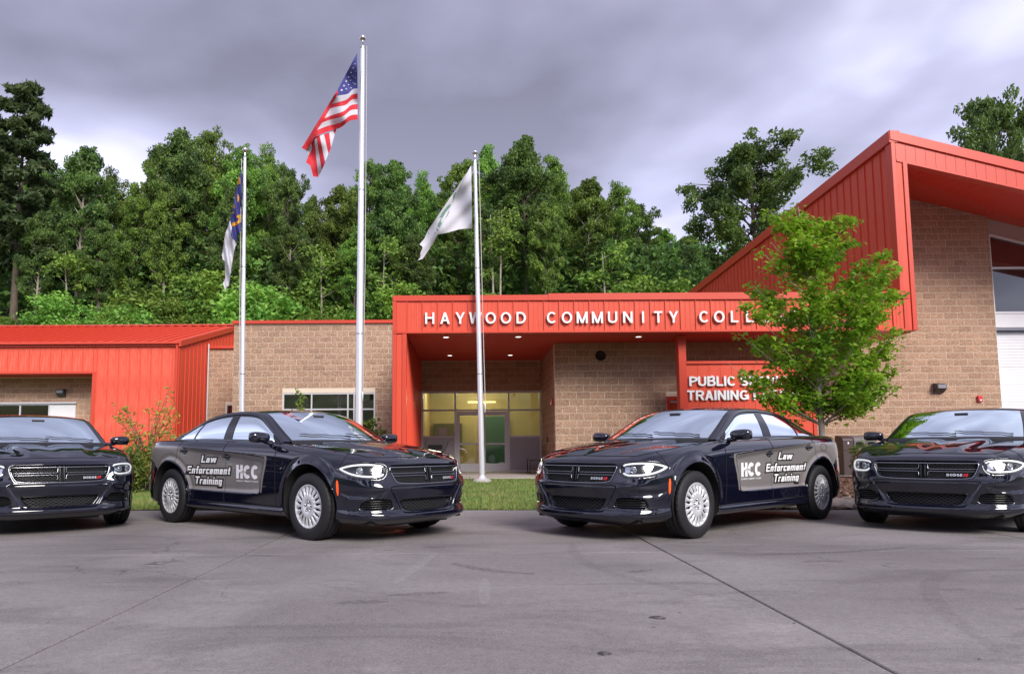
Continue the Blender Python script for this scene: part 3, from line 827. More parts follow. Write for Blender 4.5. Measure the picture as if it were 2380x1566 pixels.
# ===== metal wing at the left
A = empty('metal_wing', (0, 0, 0)); blA = Blocks(290)
tag(A, 'low red metal building with standing-seam roof and brick recess at the left', 'building')
fw_ = empty('front_wall', (0, 0, 0), 0, A)
XR, XO, ZE, YF = -10.77, -13.97, 4.93, 26.7
panel_run(fw_, -21.97, XO + .13, 3.88, 4.80, (0, YF, 0), 0, REDFADE)
panel_run(fw_, XO + .13, XR - .13, .12, 4.80, (0, YF, 0), 0, REDFADE)
trim(fw_, (XO, YF - .045, .12), (XO + .125, YF + .3, 3.80)); trim(fw_, (-22, YF - .045, 3.80), (XO + .125, YF + .3, 3.878))
trim(fw_, (XR - .127, YF - .05, .12), (XR + .02, YF + .12, 4.80), 'corner_trim')
trim(fw_, (-22, YF - .10, 4.803), (XR + .06, YF + .1, 4.86), 'eave_trim'); 
gt = link('gutter', bevel_mesh(MB().prism([(YF - .20, 4.88), (YF - .20, 4.97), (YF - .185, 4.975), (YF - .05, 4.92), (YF - .05, 4.88)], 0, -22, XR + .02).mesh('gutter'), .004, 1), REDT, A)
sw_ = empty('side_wall', (XR, 0, 0), 0, A)
def rake(y): return 4.84 + .262 * (y - YF)
# side wall faces +x: local x runs along +Y, so rotate by 90 degrees
panel_run(sw_, .12, 2.88, .12, lambda x: rake(YF + x) - .02, (0, YF, 0), PI / 2, RED)
panel_run(sw_, 2.88, 6.48, 5.27, lambda x: rake(YF + x) - .02, (0, YF, 0), PI / 2, RED)
MB().box((XR - .3, YF + .12, .1), (XR - .03, 29.6, 4.8)).build('core', REDT, A)
rk = MB(); rk.prism([(YF - .12, rake(YF) - .06), (YF - .12, rake(YF) + .16), (33.3, rake(33.3) + .16), (33.3, rake(33.3) - .06)], 0, XR + .0, XR + .085); link('rake_trim', bevel_mesh(rk.mesh('rake_trim'), .006, 1), REDT, A)
rf = empty('roof', (0, 0, 0), 0, A)
ry0, ry1 = YF - .16, 33.2; L_ = math.hypot(ry1 - ry0, rake(ry1) - rake(ry0)); ang = math.atan(.262)
rp = MB(); wdt = .4064
rp.add([(0, 0, 0), (wdt, 0, 0), (wdt, L_, 0), (0, L_, 0)], [(0, 1, 2, 3)]); rp.box((-.009, 0, 0.0), (.009, L_, .055)); rp.box((-.018, 0, .04), (.018, L_, .062))
rpm = rp.mesh('roof_panel'); rpm.materials.append(RED)
x = XR - wdt
while x > -22:
    o = link('roof_panel', rpm, None, rf, (x, ry0, rake(ry0) + .14), (ang, 0, 0)); x -= wdt
MB().prism([(ry1 - .25, rake(ry1) + .13), (ry1, rake(ry1) + .23), (ry1 + .25, rake(ry1) + .13)], 0, -22, XR + .08).build('ridge_cap', REDT, rf)
MB().prism([(YF + .3, 4.6), (33.2, rake(33.2)), (40, 4.6), (40, 0), (33.2, 0)], 0, -22, XR - .32).build('attic_core', REDT, A)
# brick recess
MB().box((-22, YF + .3, 3.80), (XO, 27.9, 3.84)).build('recess_soffit', REDS, A)
MB().box((XO, YF + .3, .1), (XO + .12, 27.9, 3.80)).build('recess_jamb', REDT, A)
block_wall(A, blA, 'recess_wall', -22, XO, .10, 3.80, (0, 27.9, 0), holes=[(-22, -15.2, .7, 2.76)])
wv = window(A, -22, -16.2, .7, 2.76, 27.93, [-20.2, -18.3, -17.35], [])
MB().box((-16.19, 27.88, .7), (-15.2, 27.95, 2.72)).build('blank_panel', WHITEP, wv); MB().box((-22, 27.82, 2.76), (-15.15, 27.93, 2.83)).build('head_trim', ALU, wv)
flush_rest()
wall_light('dark wall light on the brick recess of the left red wing', -15.72, 27.88, 3.18)

MB().tube([(XR - .06, YF - .12, 4.86), (XR - .06, YF - .10, 4.6), (XR - .06, YF - .10, .15)], .045, 8).build('downspout', REDT, A)
# ===== brick wing
B = empty('brick_wing', (0, 0, 0)); blB = Blocks(295)
tag(B, 'tan split-face block building with wide window behind the flagpoles', 'building')
block_wall(B, blB, 'front_wall', -8.33, -1.9, .06, 5.40, (0, 25.4, 0), holes=[(-6.57, -3.31, .9, 2.94)], show=lambda p, q, a, b: a > 1.25 or p > -3.3)
MB().box((-2.72, 25.372, .06), (-2.70, 25.39, 5.39)).build('control_joint', mat('joint_sealant', (.30, .24, .20), rough=.9), B)
trim(B, (-8.38, 25.30, 5.40), (-1.9, 25.75, 5.515), 'coping')
MB().box((-8.33, 25.7, .05), (-1.9, 33, 5.40)).build('roof_slab', mat('roof_grey', (.2, .19, .19), rough=.9), B)
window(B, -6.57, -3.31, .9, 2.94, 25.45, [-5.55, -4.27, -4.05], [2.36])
block_wall(B, blB, 'set_back_wall', XR + .02, -8.33, .06, 5.10, (0, 29.6, 0), holes=[(-9.98, -8.9, 1.2, 2.82)], show=lambda p, q, a, b: a > 2.2)
trim(B, (XR + .02, 29.5, 5.105), (-8.33, 29.9, 5.23), 'coping')
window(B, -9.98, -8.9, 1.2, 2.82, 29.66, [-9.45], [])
MB().tube([(XR + .06, 29.5, .1), (XR + .06, 29.5, 5.3)], .03, 8).build('downpipe', ALU, B)
flush_rest()

# ===== entrance: canopy, sign wall, lobby
E_ = empty('entrance_building', (0, 0, 0)); blE = Blocks(300)
tag(E_, 'red metal entrance canopy with white college lettering, glass doors and sign wall', 'building')
YP = 18.8
fc_ = empty('fascia', (0, 0, 0), 0, E_)
panel_run(fc_, -1.62, 11.46, 4.035, 4.835, (0, YP, 0), 0, RED, w=.3995)
trim(fc_, (-2.0, YP - .05, 4.835), (2.1, YP + .3, 4.985), 'coping'); trim(fc_, (2.1, YP - .055, 4.835), (11.62, YP + .3, 5.02), 'coping')
trim(fc_, (-2.0, YP - .045, 3.975), (11.46, YP + .25, 4.033), 'drip_trim')
trim(fc_, (-2.0, YP - .042, 4.035), (-1.90, YP + .2, 4.833)); trim(fc_, (-1.90, YP - .01, 4.035), (-1.62, YP + .2, 4.833), 'panel', RED)
trim(fc_, (11.46, YP - .03, 3.98), (11.56, YP + .2, 4.83))
MB().box((-1.95, YP + .3, 4.3), (11.4, 24.7, 4.85)).build('canopy_roof', mat('roof_grey', (.2, .19, .19)), E_)
sf = MB(); sf.box((-1.9, YP + .02, 3.982), (11.4, 24.95, 4.1)); sf.build('soffit', REDS, E_)
lg_ = empty('portal_leg', (0, 0, 0), 0, E_)
trim(lg_, (-2.0, YP - .04, .02), (-1.90, YP + .2, 3.97)); trim(lg_, (-1.90, YP - .01, .02), (-1.75, YP + .2, 3.97), 'panel', RED); trim(lg_, (-1.75, YP - .035, .02), (-1.632, YP + .12, 3.97))
MB().box((-1.99, YP + .2, .02), (-1.68, 25.2, 3.97)).build('core', REDT, lg_)
panel_run(lg_, .12, 6.0, .02, 3.97, (-1.66, YP, 0), PI / 2, RED)
# letters, one to a panel
def letter(ch, cx, z0, h, y, parent, wscale=1.0, w=.155):
    me, _ = glyph_mesh(ch, h, .05, w, wscale)
    link('letter', me, [LETTER, LETEDGE], parent, (cx, y, z0))
for k, ch in enumerate('HAYWOOD COMMUNITY COLLEGE'):
    if ch != ' ': letter(ch, -1.02 + .3995 * k, 4.215, .305, YP - .045, fc_, 1.12, .15)
# down lights in the soffit
DL = mat('downlight_lit', (.9, .9, .88), emit=((1.0, .97, .9), .9))
for (dx, dy) in ((-.62, 19.3 + .2), (1.35, 19.5), (4.65, 19.6), (-.62, 23.4), (1.35, 23.4)):
    o = empty('downlight', (dx, dy, 3.982), 0, None)
    MB().lathe([(.075, -.004), (.10, -.006), (.105, 0)], 20).build('ring', WHITEP, o); MB().lathe([(.0005, -.002), (.075, -.003)], 20).build('lamp', DL, o)
    nm_ = {(-.62, 19.5): 'lit round downlight at the front left of the canopy soffit', (1.35, 19.5): 'lit round downlight in the canopy soffit above the white flag pole', (4.65, 19.6): 'lit round downlight in the soffit in front of the round vent wall', (-.62, 23.4): 'lit round downlight deep over the left sidelight of the entrance', (1.35, 23.4): 'lit round downlight deep over the right entrance door'}[(dx, dy)]
    tag(o, nm_, 'downlight', 'downlights in the entrance soffit')
block_wall(E_, blE, 'central_wall', 2.47, 9.4, .12, 3.975, (0, 20.7, 0), holes=[(5.66, 6.72, .12, 2.42)], show=lambda p, q, a, b: (q < 5.9 and a > .9) or (a > 3.1 and q < 8))
block_wall(E_, blE, 'entry_back_wall', -1.66, 2.5, 2.935, 3.975, (0, 24.8, 0))
block_wall(E_, blE, 'entry_return_wall', -4.1, -.0, .12, 3.975, (2.48, 20.72, 0), -PI / 2, show=lambda p, q, a, b: a > 1.0, thick=.25)
flush_rest()
dr_ = empty('red_door', (0, 0, 0), 0, E_)
trim(dr_, (5.66, 20.66, 2.30), (6.72, 20.80, 2.41)); trim(dr_, (5.66, 20.662, .12), (5.76, 20.80, 2.30)); MB().box((5.76, 20.74, .12), (6.72, 20.78, 2.24)).build('leaf', RED, dr_); MB().box((5.76, 20.70, 2.245), (6.72, 20.78, 2.298)).build('head_trim', ALU, dr_)
rv_ = MB(); rv_.lathe([(.135, -.01), (.15, -.03), (.12, -.035), (.11, -.026), (.0005, -.022)], 24, 'Y'); rv_.build('round_vent', mat('vent_black', (.012, .012, .012), rough=.8), E_, (3.79, 20.68, 3.60))
# sign wall
sg_ = empty('sign_wall', (0, 0, 0), 0, E_)
MB().box((5.66, 19.32, .1), (9.22, 19.52, 3.2)).build('core', REDT, sg_)
panel_run(sg_, 5.84, 9.16, .1, 3.185, (0, 19.30, 0), 0, RED, w=.302, flush=True)
trim(sg_, (5.63, 19.26, .1), (5.835, 19.54, 3.975)); trim(sg_, (5.835, 19.25, 3.187), (9.27, 19.55, 3.265), 'cap'); trim(sg_, (9.165, 19.27, .1), (9.26, 19.53, 3.185))
def word(txt, x0, x1, z0, h, y, parent):
    adv = [.32 if c == ' ' else glyph(c, .185)[1] + .10 for c in txt]
    k = (x1 - x0) / (sum(adv) - .10); x = x0
    for c, a in zip(txt, adv):
        if c != ' ': letter(c, x + (a - .10) * k / 2, z0, h, y, parent, k / h, .185)
        x += a * k
word('PUBLIC SERVICES', 5.89, 8.97, 2.59, .26, 19.285, sg_)
word('TRAINING FACILITY', 5.82, 9.12, 2.215, .26, 19.285, sg_)
# storefront
st_ = empty('storefront', (0, 0, 0), 0, E_)
YS = 24.84
xv = [-1.66, -.478, 1.358, 2.47]
fr = MB(); fr.box((-1.66, YS - .06, 2.86), (2.47, YS + .06, 2.925)); fr.build('head', ALU, st_)
for x0, x1 in ((-1.66, -1.58), (-.51, -.445), (1.325, 1.39), (2.41, 2.468)): MB().box((x0, YS - .058, .165), (x1, YS + .058, 2.86)).build('mullion', ALU, st_)
for (x0, x1, z) in ((-1.58, -.51, 2.27), (-.445, 1.325, 2.27), (1.39, 2.41, 2.27), (-1.58, -.51, 1.36), (1.39, 2.41, 1.36), (-1.58, -.51, .20), (1.39, 2.41, .20)): MB().box((x0, YS - .055, z - .03), (x1, YS + .055, z + .03)).build('transom', ALU, st_)
def pane(x0, x1, z0, z1, y, parent, m=WINGL): MB().add([(x0, y, z0), (x1, y, z0), (x1, y, z1), (x0, y, z1)], [(0, 1, 2, 3)]).build('pane', m, parent)
for (x0, x1) in ((-1.58, -.51), (-.445, 1.325), (1.39, 2.41)): pane(x0, x1, 2.30, 2.86, YS, st_)
for (x0, x1) in ((-1.58, -.51), (1.39, 2.41)):
    pane(x0, x1, 1.39, 2.24, YS, st_); MB().box((x0, YS - .02, .23), (x1, YS + .02, 1.33)).build('lower_panel', GREYP, st_)
for x0, x1, hs in ((-.44, .437, 1), (.443, 1.32, 0)):
    d_ = empty('glass_door', (0, 0, 0), 0, st_)
    f = MB(); f.box((x0, YS - .025, .18), (x0 + .11, YS + .025, 2.23)); f.box((x1 - .11, YS - .025, .18), (x1, YS + .025, 2.23)); f.box((x0 + .11, YS - .024, 2.09), (x1 - .11, YS + .024, 2.23)); f.box((x0 + .11, YS - .024, .18), (x1 - .11, YS + .024, .45)); f.box((x0 + .11, YS - .03, 1.09), (x1 - .11, YS + .03, 1.15))
    f.build('door_frame', ALU, d_)
    hx = x1 - .06 if hs else x0 + .06
    MB().tube([(hx, YS - .09, .95), (hx, YS - .09, 1.32)], .014, 8).build('pull_handle', DARKM, d_)
    pane(x0 + .11, x1 - .11, .45, 2.09, YS, d_)
MB().box((-1.05, YS - .03, 1.42), (-.78, YS - .012, 1.68)).build('notice', mat('paper', (.6, .58, .56), rough=.8), st_)
lob = empty('lobby', (0, 0, 0), 0, E_)
MB().add([(-1.64, 30.5, .16), (5, 30.5, .16), (5, 30.5, 3.6), (-1.64, 30.5, 3.6)], [(0, 1, 2, 3)]).build('back_wall', OCHRE, lob)
MB().add([(-1.64, 24.9, .16), (5, 24.9, .16), (5, 30.5, .16), (-1.64, 30.5, .16)], [(0, 1, 2, 3)]).build('floor_finish', FLOORIN, lob)
MB().add([(-1.64, 24.9, 3.3), (5, 24.9, 3.3), (5, 30.5, 3.3), (-1.64, 30.5, 3.3)], [(3, 2, 1, 0)]).build('ceiling_finish', mat('lobby_ceiling', (.4, .38, .33), rough=.9), lob)
for sx_ in (-1.64, 5): MB().add([(sx_, 24.9, .16), (sx_, 30.5, .16), (sx_, 30.5, 3.6), (sx_, 24.9, 3.6)], [(0, 1, 2, 3)]).build('side_wall', OCHRE, lob)
MB().box((-1.5, 30.2, .9), (-.3, 30.4, 2.0)).build('notice_board', mat('board_dark', (.10, .07, .03), rough=.8), lob)
MB().box((.55, 30.2, .16), (1.5, 30.4, 2.3)).build('inner_door', mat('inner_door_green', (.03, .09, .06), rough=.5), lob)
MB().box((2.0, 29.6, .16), (4.2, 30.2, 1.15)).build('counter', mat('counter_brown', (.16, .09, .035), rough=.5), lob)
LTUBE = mat('lobby_tube', (.9, .8, .5), emit=((1.0, .78, .3), 1.6))
MB().box((-.05, 27.9, 2.72), (1.02, 28.0, 2.77)).build('tube_light', LTUBE, lob)
for (lx_, ly_) in ((-.9, 27.4), (2.6, 27.4), (.4, 29.3)):
    ld = bpy.data.lights.new('lobby_lamp', 'POINT'); ld.energy = 34; ld.color = (1.0, .90, .66); ld.shadow_soft_size = .3
    lo = bpy.data.objects.new('lobby_lamp', ld); col.objects.link(lo); lo.location = (lx_, ly_, 3.0); lo.parent = lob
alarm('red fire alarm box on the brick return beside the entrance doors', 2.47, 21.15, 2.30, -PI / 2)
o = empty('card_reader', (2.47, 22.8, 1.22), -PI / 2); link('case', bevel_mesh(MB().box((-.04, -.03, -.07), (.04, 0, .07)).mesh('case'), .006, 1), DARKM, o); MB().box((-.02, -.034, .02), (.02, -.03, .03)).build('indicator', ALARM, o)
tag(o, 'small black card reader on the brick return by the doors', 'card reader')

# ===== tall wing at the right
T = empty('tall_wing', (0, 0, 0)); blT = Blocks(300)
tag(T, 'tall brick bay with sloping red metal roof, high window and white garage door', 'building')
YT = 18.88
def ttop(x): return 9.47 - .262 * (x - 11.45)
def tbot(x): return 8.66 - .245 * (x - 11.45)
def twall(x): return 9.12 - .257 * (x - 11.45)
fin = empty('side_wall', (11.5, 0, 0), 0, T)
def ftop(y): return 9.16 - .028 * (y - YT)
# faces -x: local +x runs towards -Y
panel_run(fin, -18.6, -.0, 4.9, lambda x: ftop(YT - x), (0, YT, 0), -PI / 2, RED)
MB().box((11.53, YT + .25, 4.05), (11.83, 37.4, 8.6)).build('core', REDT, T)
cp_ = MB(); cp_.prism([(YT - .03, 9.14), (YT - .03, 9.47), (37.6, 8.95), (37.6, 8.62)], 0, 11.40, 11.70); link('roof_edge', bevel_mesh(cp_.mesh('roof_edge'), .006, 1), REDT, T)
trim(T, (11.44, YT - .03, 4.0), (11.55, YT + .25, 9.14), 'corner_trim'); trim(T, (11.552, YT - .005, 4.0), (11.72, YT + .25, 8.62), 'corner_panel', RED); trim(T, (11.722, YT - .04, 4.0), (11.84, YT + .28, 8.60), 'corner_trim')
MB().box((11.44, YT + .26, 3.985), (11.84, 21.7, 4.03)).build('fin_soffit', REDS, T)
ff = empty('fascia', (0, 0, 0), 0, T)
panel_run(ff, 11.57, 21.9, lambda x: tbot(x) + .03, lambda x: ttop(x) - .27, (0, YT, 0), 0, REDT, w=.267, flush=True)
fm_ = MB(); fm_.prism([(11.42, ttop(11.42) - .265), (11.42, ttop(11.42)), (22, ttop(22)), (22, ttop(22) - .265)], 1, YT - .05, YT + .3); link('roof_edge', bevel_mesh(fm_.mesh('roof_edge'), .006, 1), REDT, ff)
fm_ = MB(); fm_.prism([(11.57, tbot(11.57) - .02), (11.57, tbot(11.57) + .028), (22, tbot(22) + .028), (22, tbot(22) - .02)], 1, YT - .03, YT + .2); fm_.build('drip_trim', REDT, ff)
so = empty('soffit', (0, 0, 0), 0, T)
x = 11.85
while x < 21.8:
    x2 = x + .300
    MB().add([(x + .004, YT + .18, tbot(x)), (x2 - .004, YT + .18, tbot(x2)), (x2 - .004, 21.75, twall(x2)), (x + .004, 21.75, twall(x)), (x + .004, YT + .18, tbot(x) + .02), (x2 - .004, YT + .18, tbot(x2) + .02), (x2 - .004, 21.75, twall(x2) + .02), (x + .004, 21.75, twall(x) + .02)], [(3, 2, 1, 0), (4, 5, 6, 7), (0, 1, 5, 4), (1, 2, 6, 5), (2, 3, 7, 6), (3, 0, 4, 7)]).build('soffit_panel', REDS, so); x += .304
rs_ = MB(); rs_.add([(11.75, YT + .1, ttop(11.75) - .06), (22, YT + .1, ttop(22) - .06), (22, 37, ttop(22) - .5), (11.75, 37, ttop(11.75) - .5)], [(0, 1, 2, 3)]); rs_.add([(11.84, YT + .2, tbot(11.84) + .03), (22, YT + .2, tbot(22) + .03), (22, 22.5, twall(22) + .05), (11.84, 22.5, twall(11.84) + .05)], [(3, 2, 1, 0)]); rs_.build('roof_deck', REDT, T)
block_wall(T, blT, 'front_wall', 9.30, 15.93, .10, 8.9, (0, 21.6, 0), top=lambda x: (twall(x) + .03) if x > 11.75 else 3.97, show=lambda p, q, a, b: p > 11.8 or (a < 3.9 and p > 10.6 and a > 1.0))
flush_rest()
gz = empty('glazing', (0, 0, 0), 0, T); YG = 21.74
MB().prism([(15.93, 7.42), (15.93, twall(15.93) + .02), (21.5, twall(21.5) + .02), (21.5, 5.95)], 1, YG - .02, YG + .05).build('head_panel', mat('beige_panel', (.45, .36, .33), rough=.6), gz)
for (x0, x1) in ((15.94, 16.0), (17.62, 17.68), (19.4, 19.46)): MB().box((x0, YG - .08, 4.93), (x1, YG + .03, 7.42 - .257 * (x1 - 15.93))).build('mullion', WHITEP, gz)
fz = MB(); fz.prism([(16.0, 7.36), (16.0, 7.43), (21.5, 7.43 - .257 * 5.5), (21.5, 7.36 - .257 * 5.5)], 1, YG - .075, YG - .02); fz.build('sloped_head', WHITEP, gz)
for z in (6.36, 4.98): MB().box((16.0, YG - .07, z - .03), (21.5, YG + .02, z + .03)).build('transom', WHITEP, gz)
SKYGL = glass_mat('bay_glass', (.16, .27, .36), refl=2.2)
for (x0, x1) in ((16.0, 17.62), (17.68, 19.4), (19.46, 21.5)):
    pane(x0, x1, 5.01, 6.33, YG, gz, SKYGL)
    MB().add([(x0, YG, 6.39), (x1, YG, 6.39), (x1, YG, 7.38 - .257 * (x1 - 15.93)), (x0, YG, 7.38 - .257 * (x0 - 15.93))], [(0, 1, 2, 3)]).build('pane', WINGL, gz)
    MB().add([(x0, YG + .5, 6.75 - .13 * (x0 - 16)), (x1, YG + .5, 6.75 - .13 * (x1 - 16)), (x1, YG + .5, 7.5), (x0, YG + .5, 7.5)], [(0, 1, 2, 3)]).build('shade', mat('brown_shade', (.10, .07, .06), rough=.8), gz)
MB().add([(15.9, YG + 2.5, 4.5), (22, YG + 2.5, 4.5), (22, YG + 2.5, 8), (15.9, YG + 2.5, 8)], [(0, 1, 2, 3)]).build('room', mat('bay_room', (.30, .42, .50), rough=.9), gz)
MB().box((15.935, YG - .10, 4.52), (21.5, YG + .06, 4.93)).build('header_panel', WHITEP, gz); MB().box((15.935, YG - .085, 4.44), (21.5, YG + .06, 4.515)).build('header_trim', mat('header_grey', (.20, .20, .26), rough=.5), gz)
gd = empty('garage_door', (0, 0, 0), 0, T)
for k in range(8):
    z0 = .10 + k * .54; pr = []
    for j in range(6):
        za = z0 + .09 * j; pr += [(0.0, za + .004), (0.0, za + .06), (.010, za + .072), (.010, za + .086)]
    pr += [(.05, z0 + .53), (.05, z0 + .004)]
    MB().prism([(YG + .10 + p[0], p[1]) for p in pr], 0, 15.95, 21.5).build('door_section', WHITEP, gd)
trim(T, (15.932, YG - .03, .1), (16.02, YG + .09, 4.44), 'door_jamb', WHITEP)
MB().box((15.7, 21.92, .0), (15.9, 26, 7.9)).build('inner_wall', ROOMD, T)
wall_light('dark wall light on the brick wall right of the young tree', 14.02, 21.585, 2.68)
alarm('red fire alarm box on the brick beside the garage door', 15.25, 21.585, 2.36)

# ===== things standing at the entrance
rb = empty('recycling_station', (10.95, 20.55, .16))
pr = [(-.18, 0), (-.18, 1.0), (-.12, 1.07), (.22, 1.12), (.26, 1.06), (.26, 0)]
BRN = mat('bin_brown', (.055, .032, .035), rough=.45); GRY = mat('bin_grey', (.14, .125, .13), rough=.5)
link('end_cabinet', bevel_mesh(MB().prism(pr, 0, -.48, -.16).mesh('end_cabinet'), .02, 2), BRN, rb); link('cabinet', bevel_mesh(MB().prism(pr, 0, -.155, .50).mesh('cabinet'), .015, 2), GRY, rb)
for cx, kx in ((.0, 1.0), (.33, 1.0)):
    f = MB(); f.add([(cx + .11 * math.copysign(abs(math.cos(t)) ** .6, math.cos(t)), -.187, .86 + .075 * math.copysign(abs(math.sin(t)) ** .6, math.sin(t))) for t in np.linspace(0, 2 * PI, 25)[:-1]], [tuple(range(24))]); f.build('opening', mat('dark_hole', (.004, .004, .004), rough=.9), rb)
f = MB(); f.add([(-.32 + .022 * math.cos(t), -.188, .90 + .035 * math.sin(t)) for t in np.linspace(0, 2 * PI, 17)[:-1]], [tuple(range(16))]); f.build('emblem', WHITEP, rb)
MB().box((-.15, -.19, .60), (.48, -.175, .66)).build('rail', ALU, rb)
tag(rb, 'dark brown and grey recycling bin cabinet with oval openings by the brick wall', 'recycling bin')
lb = empty('litter_bin', (-1.05, 22.6, .162))
link('body', bevel_mesh(MB().box((-.32, -.28, 0), (.32, .28, .72)).mesh('body'), .03, 2), GRY, lb); link('hood', bevel_mesh(MB().prism([(-.36, .72), (-.30, 1.0), (.42, 1.06), (.30, .72)], 1, -.30, .30).mesh('hood'), .02, 2), DARKM, lb); MB().box((-.22, -.306, .78), (.22, -.29, .92)).build('opening', mat('dark_hole', (.004, .004, .004)), lb)
tag(lb, 'dark grey hooded litter bin in the entry left of the doors', 'litter bin')
bn = empty('bench', (2.12, 23.6, .162))
for k in range(5): MB().box((-.22, -.55 + k * .22, .42), (.22, -.36 + k * .22, .45)).build('seat_slat', DARKM, bn)
for sy in (-.5, .5):
    MB().tube([(-.20, sy, 0), (-.20, sy, .42), (.20, sy, .42), (.20, sy, 0)], .018, 6).build('leg_frame', DARKM, bn)
tag(bn, 'small black metal bench against the brick return by the doors', 'bench')
# ------------------------------------------------------------------ trees and shrubs
def leaf_mat(name, c, c2, c3=None, trans=.30, sc=.35, vary=.12):
    m = bpy.data.materials.new(name); m.use_nodes = True; MATS[name] = m
    nt = m.node_tree; nt.nodes.clear()
    o = nt.nodes.new('ShaderNodeOutputMaterial'); mx = nt.nodes.new('ShaderNodeMixShader'); mx.inputs[0].default_value = trans
    b = nt.nodes.new('ShaderNodeBsdfPrincipled'); b.inputs['Roughness'].default_value = .55; b.inputs['Specular IOR Level'].default_value = .35
    t = nt.nodes.new('ShaderNodeBsdfTranslucent')
    tc = nt.nodes.new('ShaderNodeTexCoord')
    def nz(scale, a, b_, lo, hi):
        n = nt.nodes.new('ShaderNodeTexNoise'); n.inputs['Scale'].default_value = scale; n.inputs['Detail'].default_value = 4; nt.links.new(tc.outputs['Object'], n.inputs['Vector'])
        r = nt.nodes.new('ShaderNodeMapRange'); r.inputs[1].default_value = a; r.inputs[2].default_value = b_; r.inputs[3].default_value = lo; r.inputs[4].default_value = hi; nt.links.new(n.outputs['Fac'], r.inputs[0]); return r.outputs[0]
    m1 = nt.nodes.new('ShaderNodeMix'); m1.data_type = 'RGBA'; m1.inputs[6].default_value = (*c, 1); m1.inputs[7].default_value = (*c2, 1); nt.links.new(nz(sc, .40, .60, 0, 1), m1.inputs[0])
    m2 = nt.nodes.new('ShaderNodeMix'); m2.data_type = 'RGBA'; nt.links.new(m1.outputs[2], m2.inputs[6]); m2.inputs[7].default_value = (*(c3 or c2), 1); nt.links.new(nz(sc * 9, .5, .72, 0, .8), m2.inputs[0])
    oi = nt.nodes.new('ShaderNodeObjectInfo'); r = nt.nodes.new('ShaderNodeMapRange'); r.inputs[3].default_value = 1 - vary * 2; r.inputs[4].default_value = 1 + vary * 2; nt.links.new(oi.outputs['Random'], r.inputs[0])
    r2 = nt.nodes.new('ShaderNodeMapRange'); r2.inputs[3].default_value = .5 - vary * .12; r2.inputs[4].default_value = .5 + vary * .12; nt.links.new(oi.outputs['Random'], r2.inputs[0])
    hs = nt.nodes.new('ShaderNodeHueSaturation'); nt.links.new(m2.outputs[2], hs.inputs['Color']); nt.links.new(r.outputs[0], hs.inputs['Value']); nt.links.new(r2.outputs[0], hs.inputs['Hue'])
    nt.links.new(hs.outputs[0], b.inputs['Base Color']); nt.links.new(hs.outputs[0], t.inputs[0])
    nt.links.new(b.outputs[0], mx.inputs[1]); nt.links.new(t.outputs[0], mx.inputs[2]); nt.links.new(mx.outputs[0], o.inputs[0])
    return m
LEAF_F = leaf_mat('forest_leaves', (.072, .150, .036), (.22, .37, .062), (.42, .52, .11), sc=.42, vary=.16, trans=.4)  # clump noise paints sunlit and shaded leaves into the colour, palest spots as highlights
LEAF_D = leaf_mat('dark_forest_leaves', (.054, .110, .036), (.150, .255, .060), (.30, .39, .09), sc=.42, vary=.14, trans=.4)  # same painted-in lit and shaded clumps, in a deeper green
LEAF_P = leaf_mat('pine_needles', (.055, .10, .045), (.10, .15, .055), (.15, .19, .06), sc=.3)
LEAF_U = leaf_mat('undergrowth_leaves', (.13, .27, .045), (.23, .39, .055), (.40, .47, .11), sc=.6, vary=.2)
LEAF_M = leaf_mat('maple_leaves', (.16, .44, .03), (.31, .61, .04), (.58, .70, .10), sc=.9, trans=.5)
LEAF_S = leaf_mat('shrub_leaves', (.10, .20, .035), (.20, .28, .05), (.40, .38, .09), sc=1.5)
LEAF_O = leaf_mat('orange_shrub_leaves', (.30, .33, .05), (.48, .38, .07), (.60, .50, .14), sc=1.5)
BARK = mat('bark', (.13, .10, .075), rough=.95, noise=(4, .7, (.07, .055, .045)), bump=[(14, .6, .05)], stretch=(1, 1, .3))
PALEB = mat('pale_bark', (.36, .31, .26), rough=.9, noise=(5, .6, (.24, .21, .18)), bump=[(18, .4, .03)], stretch=(1, 1, .4))

def leaf_cards(C, size, g, up=.35, aspect=1.7, lobed=False):
    """C: (n,3) centres -> verts, faces of small folded leaf cards"""
    n = len(C); nrm = g.normal(0, 1, (n, 3)); nrm[:, 2] = np.abs(nrm[:, 2]) + up; nrm /= np.linalg.norm(nrm, axis=1)[:, None]
    a = np.cross(nrm, g.normal(0, 1, (n, 3))); a /= np.linalg.norm(a, axis=1)[:, None]; b = np.cross(nrm, a)
    s = (size * g.uniform(.65, 1.3, n))[:, None]
    if lobed:
        ang = np.array([-2.5, -1.5, -.95, -.45, 0, .45, .95, 1.5, 2.5]); rad = np.array([.35, .80, .42, .62, 1.0, .62, .42, .80, .35])
        V = [C - a * s * .2]
        for t_, r_ in zip(ang, rad): V.append(C + (a * math.cos(t_) + b * math.sin(t_)) * s * r_ - nrm * s * .22 * (r_ > .7))
        V = np.stack(V, 1); k = 10
        F_ = np.array([(0, i, i + 1) for i in range(1, 9)])
        idx = (np.arange(n) * k)[:, None, None] + F_[None]
        return V.reshape(-1, 3), idx.reshape(-1, 3)
    V = np.stack([C - a * s * .5 * aspect ** .5, C - b * s * .36 + nrm * s * .08, C + a * s * .5 * aspect ** .5 - nrm * s * .12, C + b * s * .36 + nrm * s * .08], 1)
    return V.reshape(-1, 3), np.arange(n * 4).reshape(-1, 4)

